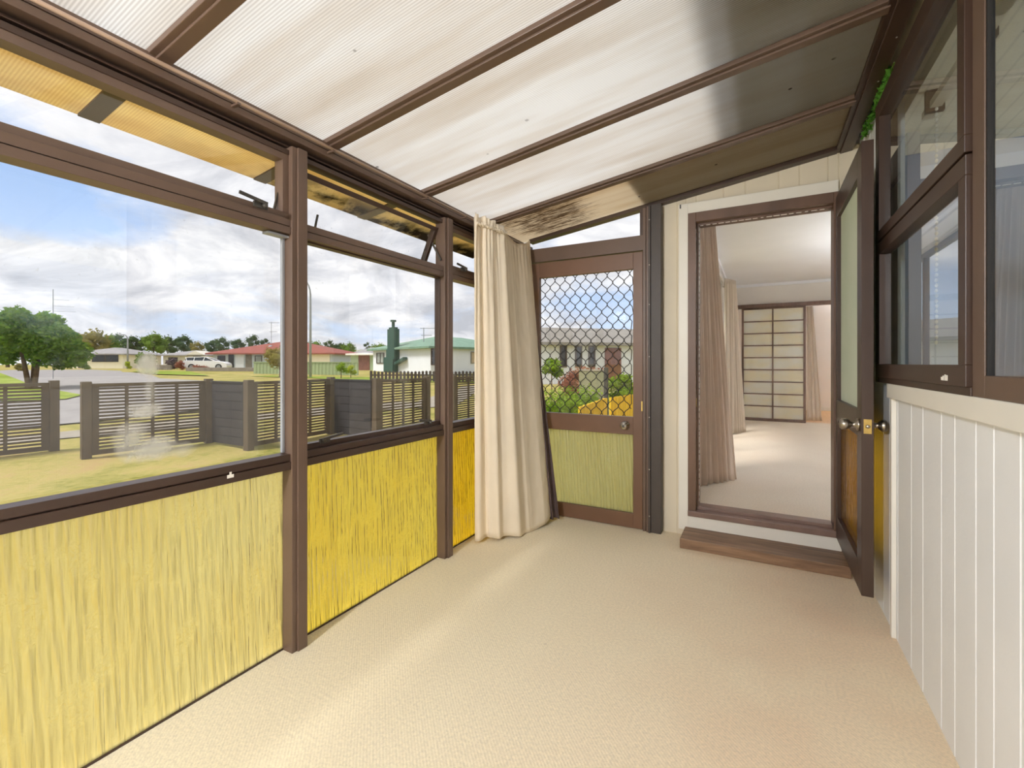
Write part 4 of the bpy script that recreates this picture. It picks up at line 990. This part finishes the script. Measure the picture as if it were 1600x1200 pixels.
# cream house on the left
c0 = at(112,66); house('cream_house', 'cream house with a grey roof and wide dark window, right of the street tree', c0, vdir(4), 7.0, 8.0, 2.15, 1.0, cream, greyroof,
    [(0,2.8,6.4,.95,2.0,fm,dw,None), (0,.9,2.1,.1,2.0,M['darkwin'],dw,'painted_recess_shade')], .6)  # flat dark panel paints the shade of the porch recess
c0 = at(194,80); house('garden_shed', 'small cream outbuilding to the right of the cream house', c0, vdir(4), 2.0, 3.0, 1.95, .5, cream, greyroof, [(0,.5,1.3,.8,1.6,fm,dw,None)], .3)
c0 = at(255,72); ho = house('grey_roofed_house', 'off white house with a grey roof and front gable, left of the car', c0, vdir(3), 6.5, 7.0, 2.1, .8, offw, greyroof, [(0,.8,2.2,.8,1.7,fm,dw,None),(0,4.6,5.8,.5,1.9,fm,pw,None)], .5)
t, pt, e1, e2 = ho
b = MB(); g0, g1, ga = pt(3.9,-.7,2.1), pt(6.6,-.7,2.1), pt(5.25,-.7,2.75)
b.add([g0, g1, ga, g0+e2*3, g1+e2*3, ga+e2*3], [(0,1,2),(3,5,4),(0,2,5,3),(1,4,5,2),(0,3,4,1)]); b.build('gable', offw, t)
c0 = at(333,57); ho = house('red_roofed_house', 'long low house with a red roof behind the white car', c0, vdir(-3), 15.2, 9.0, 2.02, 1.65, bluew, redroof,
    [(0,.6,1.6,.5,1.7,fm,dw,None),(0,2.0,2.7,.1,1.9,M['darkwin'],dw,'front_door'),(0,2.9,4.0,.1,1.9,white,white,'sliding_door'),(0,4.2,5.0,.1,1.9,M['stone'],dw,'brick_panel'),(0,5.4,6.3,.5,1.7,fm,pw,None),
     (0,10.8,14.9,.0,1.95,cream,dw,'cream_end_wall'),(0,7.2,8.4,.6,1.6,fm,pw,None)], .6, 2.5)
t, pt, e1, e2 = ho
q = at(424,60); antenna(t, q.x, q.y, 3.3, hz(503,60)-3.3)
b = MB(); q = at(423,59); b.lathe([(0,.02),(.12,.32),(.16,.34)], (q.x, q.y, 3.25), (-q.x,-q.y,3), 14); b.build('satellite_dish', M['pole'], t, smooth=True)
c0 = at(552,70); house('grey_back_house', 'grey roofed house glimpsed behind the brown shed door', c0, vdir(2), 4.6, 6, 2.3, 1.0, M['stone'], greyroof, [], .5)
c0 = at(548,48); ho = house('carport_shed', 'pale green shed with a brown door and white flat roof', c0, vdir(-4), 2.4, 3, 1.75, .12, siding('pale_green_board', (176,196,160)), M['chip'],
    [(0,.85,2.05,0,1.6,M['board_red'],dw,'shed_door')], .4)
# white house with the green roof: corner towards us
cA, cB = at(583,44), at(673,36.5); ho = house('white_house', 'white weatherboard house with a green roof and green chimney', cA, (cB-cA), (cB-cA).length, 10.5, 2.12, 1.15, white, greenroof,
    [(0,.8,2.3,.75,1.75,fm,M['palewin'],None),(2,.15,1.5,.75,1.95,fm,pw,None),(2,4.0,6.2,.75,1.75,M['concrete'],plain('tan_blind',(196,176,146),.4),None),(0,10.3,11.2,.6,1.95,fm,dw,None)], .45, 3.0)
t, pt, e1, e2 = ho; Ln = (cB-cA).length
ct = plain('green_painted_brick', (18,70,58), .7, .08, 4, bump=.2)
b = MB(); s = Ln*.40
b.obox(pt(s,-.25,.35), e1*.85, e2*.30, Vector((0,0,.95))); b.obox(pt(s+.3,-.25,1.55), e1*.75, e2*.26, Vector((0,0,.45))); b.obox(pt(s+.35,-.22,2.6), e1*.62, e2*.26, Vector((0,0,1.2)))
b.prism([], 'z', 0, 0) if False else None
b.obox(pt(s+.35,-.22,3.85), e1*.45, e2*.2, Vector((0,0,.10))); b.tube([pt(s+.35,-.22,3.9), pt(s+.35,-.22,4.45)], .14, 10); b.tube([pt(s+.35,-.22,4.45), pt(s+.35,-.22,4.6)], .26, 10)
b.obox(pt(s+1.7,-.25,.95), e1*.8+Vector((0,0,.22)), e2*.2, Vector((0,0,.12)))
b.build('chimney', ct, t)
q = at(662,40); antenna(t, q.x, q.y, 2.6, hz(512,40)-2.6)
# house beyond the screen door
c0 = at(815,25); ho = house('beige_roofed_house', 'white house with a long beige roof seen through the grille', c0, vdir(13), 17, 8, 2.18, 1.15, white, beigeroof,
    [(0,2.2,2.6,.8,2.0,fm,dw,None),(0,3.1,3.5,.8,2.0,fm,dw,None),(0,3.9,4.3,.8,2.0,fm,dw,None),(0,4.9,5.9,.0,1.9,M['board_red'],dw,'front_door')], .55, gable=True)

# low block walls by the car and street corner
for (u0, u1, k0, k1, h, lab) in [(243,268,52,52,.55,'low grey block wall left of the red bush'),(292,398,43,41,.35,'long low brown wall in front of the white car')]:
    q0, q1 = at(u0,k0), at(u1,k1); m_ = (q0+q1)/2; d = (q1-q0).normalized(); z = gz(m_.x, m_.y)
    b = MB(); b.obox(m_+Vector((0,0,z+h/2)), (q1-q0)/2, Vector((-d.y,d.x,0))*.12, (0,0,h/2)); tag(b.build('garden_wall', M['stone'], bevel=.02), lab, 'wall')

# ------------------------------------------------------------------ white car
def car(u, k, ang):
    o = at(u, k); zc = gz(o.x, o.y)+.02; e = vdir(ang); n_ = Vector((-e.y, e.x, 0))
    t = thing('car', (o.x, o.y, zc), 'white estate car parked in front of the red roofed house', 'car')
    def P(x, y, z): return o+e*x+n_*y+Vector((0,0,zc+z))
    side = [(-2.2,.34),(-2.27,.62),(-2.22,.90),(-2.05,1.02),(-.9,1.0),(.75,.98),(1.75,.86),(2.12,.70),(2.2,.45),(2.15,.26),(-2.05,.26)]
    b = MB(); n = len(side)
    vs = []
    for y, kx in ((-.88,1),(-.78,1.0),(.78,1.0),(.88,1)):
        vs += [P(x*kx, y, z*(1 if abs(y) > .8 else 1)+(.03 if abs(y) < .8 and z > .8 else 0)) for x, z in side]
    fs = [tuple(range(n))[::-1], tuple(range(3*n, 4*n))]
    for s in range(3): fs += [(s*n+i, s*n+(i+1) % n, (s+1)*n+(i+1) % n, (s+1)*n+i) for i in range(n)]
    b.add(vs, fs); b.build('body', M['carpaint'], t)
    b = MB(); gs = [(-2.08,1.0),(-1.78,1.36),(-.2,1.42),(.95,.98)]; rf = [(-1.85,1.30),(-1.7,1.43),(-.15,1.48),(.05,1.42)]
    vs = [P(x, y*(.82 if z < 1.1 else .68), z) for y in (-1, 1) for x, z in gs]; b.add(vs, [(3,2,1,0),(4,5,6,7),(0,1,5,4),(1,2,6,5),(2,3,7,6)]); b.build('window_glass', M['carglass'], t)
    b = MB(); b.add([P(x, y*.69, z) for y in (-1, 1) for x, z in [(-1.86,1.34),(-.15,1.41),(.0,1.38),(-.15,1.48),(-1.7,1.45)]], [(4,3,2,1,0),(5,6,7,8,9),(0,1,6,5),(1,2,7,6),(2,3,8,7),(3,4,9,8),(4,0,5,9)])
    for x0_, x1_ in ((-1.80,-1.95),(-1.12,-1.05),(-.2,-.05),(.92,.0)):
        for y in (-1, 1): b.tube([P(x0_, y*.83, 1.0), P(x1_ if x0_ != .92 else 0.0, y*.69, 1.43)], .04, 6)
    b.build('roof', M['carpaint'], t)
    for x in (-1.32, 1.36):
        for y in (-.8, .8):
            b = MB(); b.lathe([(-.1,.33),(.1,.33)], P(x, y, .33), n_, 20); w_ = b.build('wheel', M['black'], t)
            b = MB(); b.lathe([(-.11,.2),(.11,.2)], P(x, y, .33), n_, 14); b.build('hub_cap', M['pole'], w_)
    for y in (-.78, .78):
        b = MB(); b.obox(P(-2.2, y, .83), e*.07, n_*.10, Vector((0,0,.11))); b.build('tail_light', M['redlamp'], t)
car(325, 52, 14)

# ------------------------------------------------------------------ street lamps, masts
def lamp(u, k, vtop, r, label, arm):
    o = at(u, k); z = gz(o.x, o.y); H = hz(vtop, k)-z; t = thing('street_lamp', (o.x, o.y, z), label, 'street lamp')
    pts = [o+Vector((0,0,z)), o+Vector((0,0,z+H*.55)), o+Vector((0,0,z+H*.82))]
    for q in range(1, 7):
        a_ = q/6*math.pi/2; pts.append(o + VR*(-arm*(1-math.cos(a_))) + Vector((0,0,z+H*.82+H*.18*math.sin(a_))))
    b = MB(); b.tube(pts, [r, r*.85, r*.7]+[r*.6]*6, 10); b.build('pole', M['pole'], t, smooth=True)
    e = pts[-1]; b = MB(); b.obox(e-VR*.3-Vector((0,0,.02)), VR*.35, VF*.12, Vector((0,0,.07))); b.build('lamp_head', M['pole'], t, bevel=.03)
lamp(485, 31, 432, .085, 'tall grey street lamp just right of the first window post', .9)
lamp(199.5, 62, 523, .13, 'small distant street lamp right of the cream house', .5)
ms = thing('mast', at(83,26).to_tuple()[:2]+(.1,), 'thin antenna mast rising behind the street tree', 'antenna')
q = at(83,26); b = MB(); b.tube([(q.x,q.y,.05),(q.x,q.y,hz(452,26))], .02, 6); b.build('pole', M['pole'], ms)
b = MB()
for v, l in ((468,.9),(478,1.2),(486,1.3)): b.tube([q+Vector((0,0,hz(v,26))), q+VR*l+Vector((0,0,hz(v,26)-.05))], .010, 5)
b.build('aerial_rods', M['pole'], ms)

# ------------------------------------------------------------------ daylight
W = bpy.data.worlds.new('World'); SC.world = W; W.use_nodes = True; nt = W.node_tree; nt.nodes.clear()
T = NT.__new__(NT); T.t = nt; T.out = nt.nodes.new('ShaderNodeOutputWorld')
tc = T.n('TexCoord'); sep = T.n('SeparateXYZ', {'Vector': tc.outputs['Generated']})
den = T.math('ADD', T.math('MAXIMUM', sep.outputs['Z'], 0.0), .32)
cmb = T.n('CombineXYZ', {'X': T.math('DIVIDE', sep.outputs['X'], den), 'Y': T.math('DIVIDE', sep.outputs['Y'], den), 'Z': 0.0})
mp = T.n('Mapping', {'Vector': cmb.outputs[0], 'Location': (1.35, .2, 0), 'Scale': (1,1,1)})
cl = T.n('TexNoise', {'Vector': mp.outputs[0], 'Scale': 1.1, 'Detail': 9, 'Roughness': .56, 'Distortion': .35}).outputs['Fac']
sh = T.n('TexNoise', {'Vector': mp.outputs[0], 'Scale': 2.6, 'Detail': 7, 'Roughness': .6, 'Distortion': .5}).outputs['Fac']
blue = T.ramp(sep.outputs['Z'], [(.0, (.66,.78,.95)), (.25, (.42,.60,.92)), (.7, (.20,.38,.80))])
cloudc = T.ramp(sh, [(.36, (.54,.56,.61)), (.48, (.74,.75,.79)), (.60, (.97,.97,.98))])
def gap(px_, py_, r, k):      # breaks in the cloud deck
    dx = T.math('DIVIDE', T.math('SUBTRACT', cs.outputs['X'], px_), r); dy = T.math('DIVIDE', T.math('SUBTRACT', cs.outputs['Y'], py_), r)
    return T.math('MULTIPLY', T.math('SUBTRACT', 1.0, T.math('ADD', T.math('MULTIPLY', dx, dx), T.math('MULTIPLY', dy, dy)), True), k)
cs = T.n('SeparateXYZ', {'Vector': cmb.outputs[0]})
cl = T.math('SUBTRACT', cl, T.math('ADD', gap(-1.62, .42, .34, .20), T.math('ADD', gap(-.66, 2.3, .5, .16), gap(-1.85, 1.75, .35, .10))))
cov = T.ramp(cl, [(.31, (0,0,0)), (.46, (1,1,1))])
skyc = T.mix(cov, blue, cloudc)
bg = T.n('Background', {'Color': skyc, 'Strength': 1.15})
nt.links.new(bg.outputs[0], T.out.inputs['Surface'])
sd = bpy.data.lights.new('sun', 'SUN'); sd.energy = 3.8; sd.angle = math.radians(15); sd.color = (1,.96,.90)
so = bpy.data.objects.new('sun', sd); C.objects.link(so)
tr = Vector((.29,.48,-.83)); so.rotation_euler = tr.to_track_quat('-Z', 'Y').to_euler(); so.location = (-6,-12,20)

# ------------------------------------------------------------------ camera and view
cd = bpy.data.cameras.new('camera'); cd.sensor_width = 36; cd.lens = F/1600*36; cd.shift_y = -(600-V0)/1600; cd.clip_start = .02; cd.clip_end = 1000
co = bpy.data.objects.new('camera', cd); C.objects.link(co); co.location = (0,0,EYE); co.rotation_euler = (math.pi/2, 0, YAW); SC.camera = co
vs_ = SC.view_settings; vs_.view_transform = 'Standard'; vs_.look = 'None'; vs_.exposure = 0.0; vs_.gamma = 1; vs_.use_curve_mapping = False
SC.cycles.max_bounces = 12; SC.cycles.diffuse_bounces = 6; SC.cycles.transmission_bounces = 8; SC.cycles.transparent_max_bounces = 16; SC.cycles.glossy_bounces = 4
SC.cycles.sample_clamp_indirect = 8; SC.cycles.caustics_refractive = False; SC.cycles.caustics_reflective = False
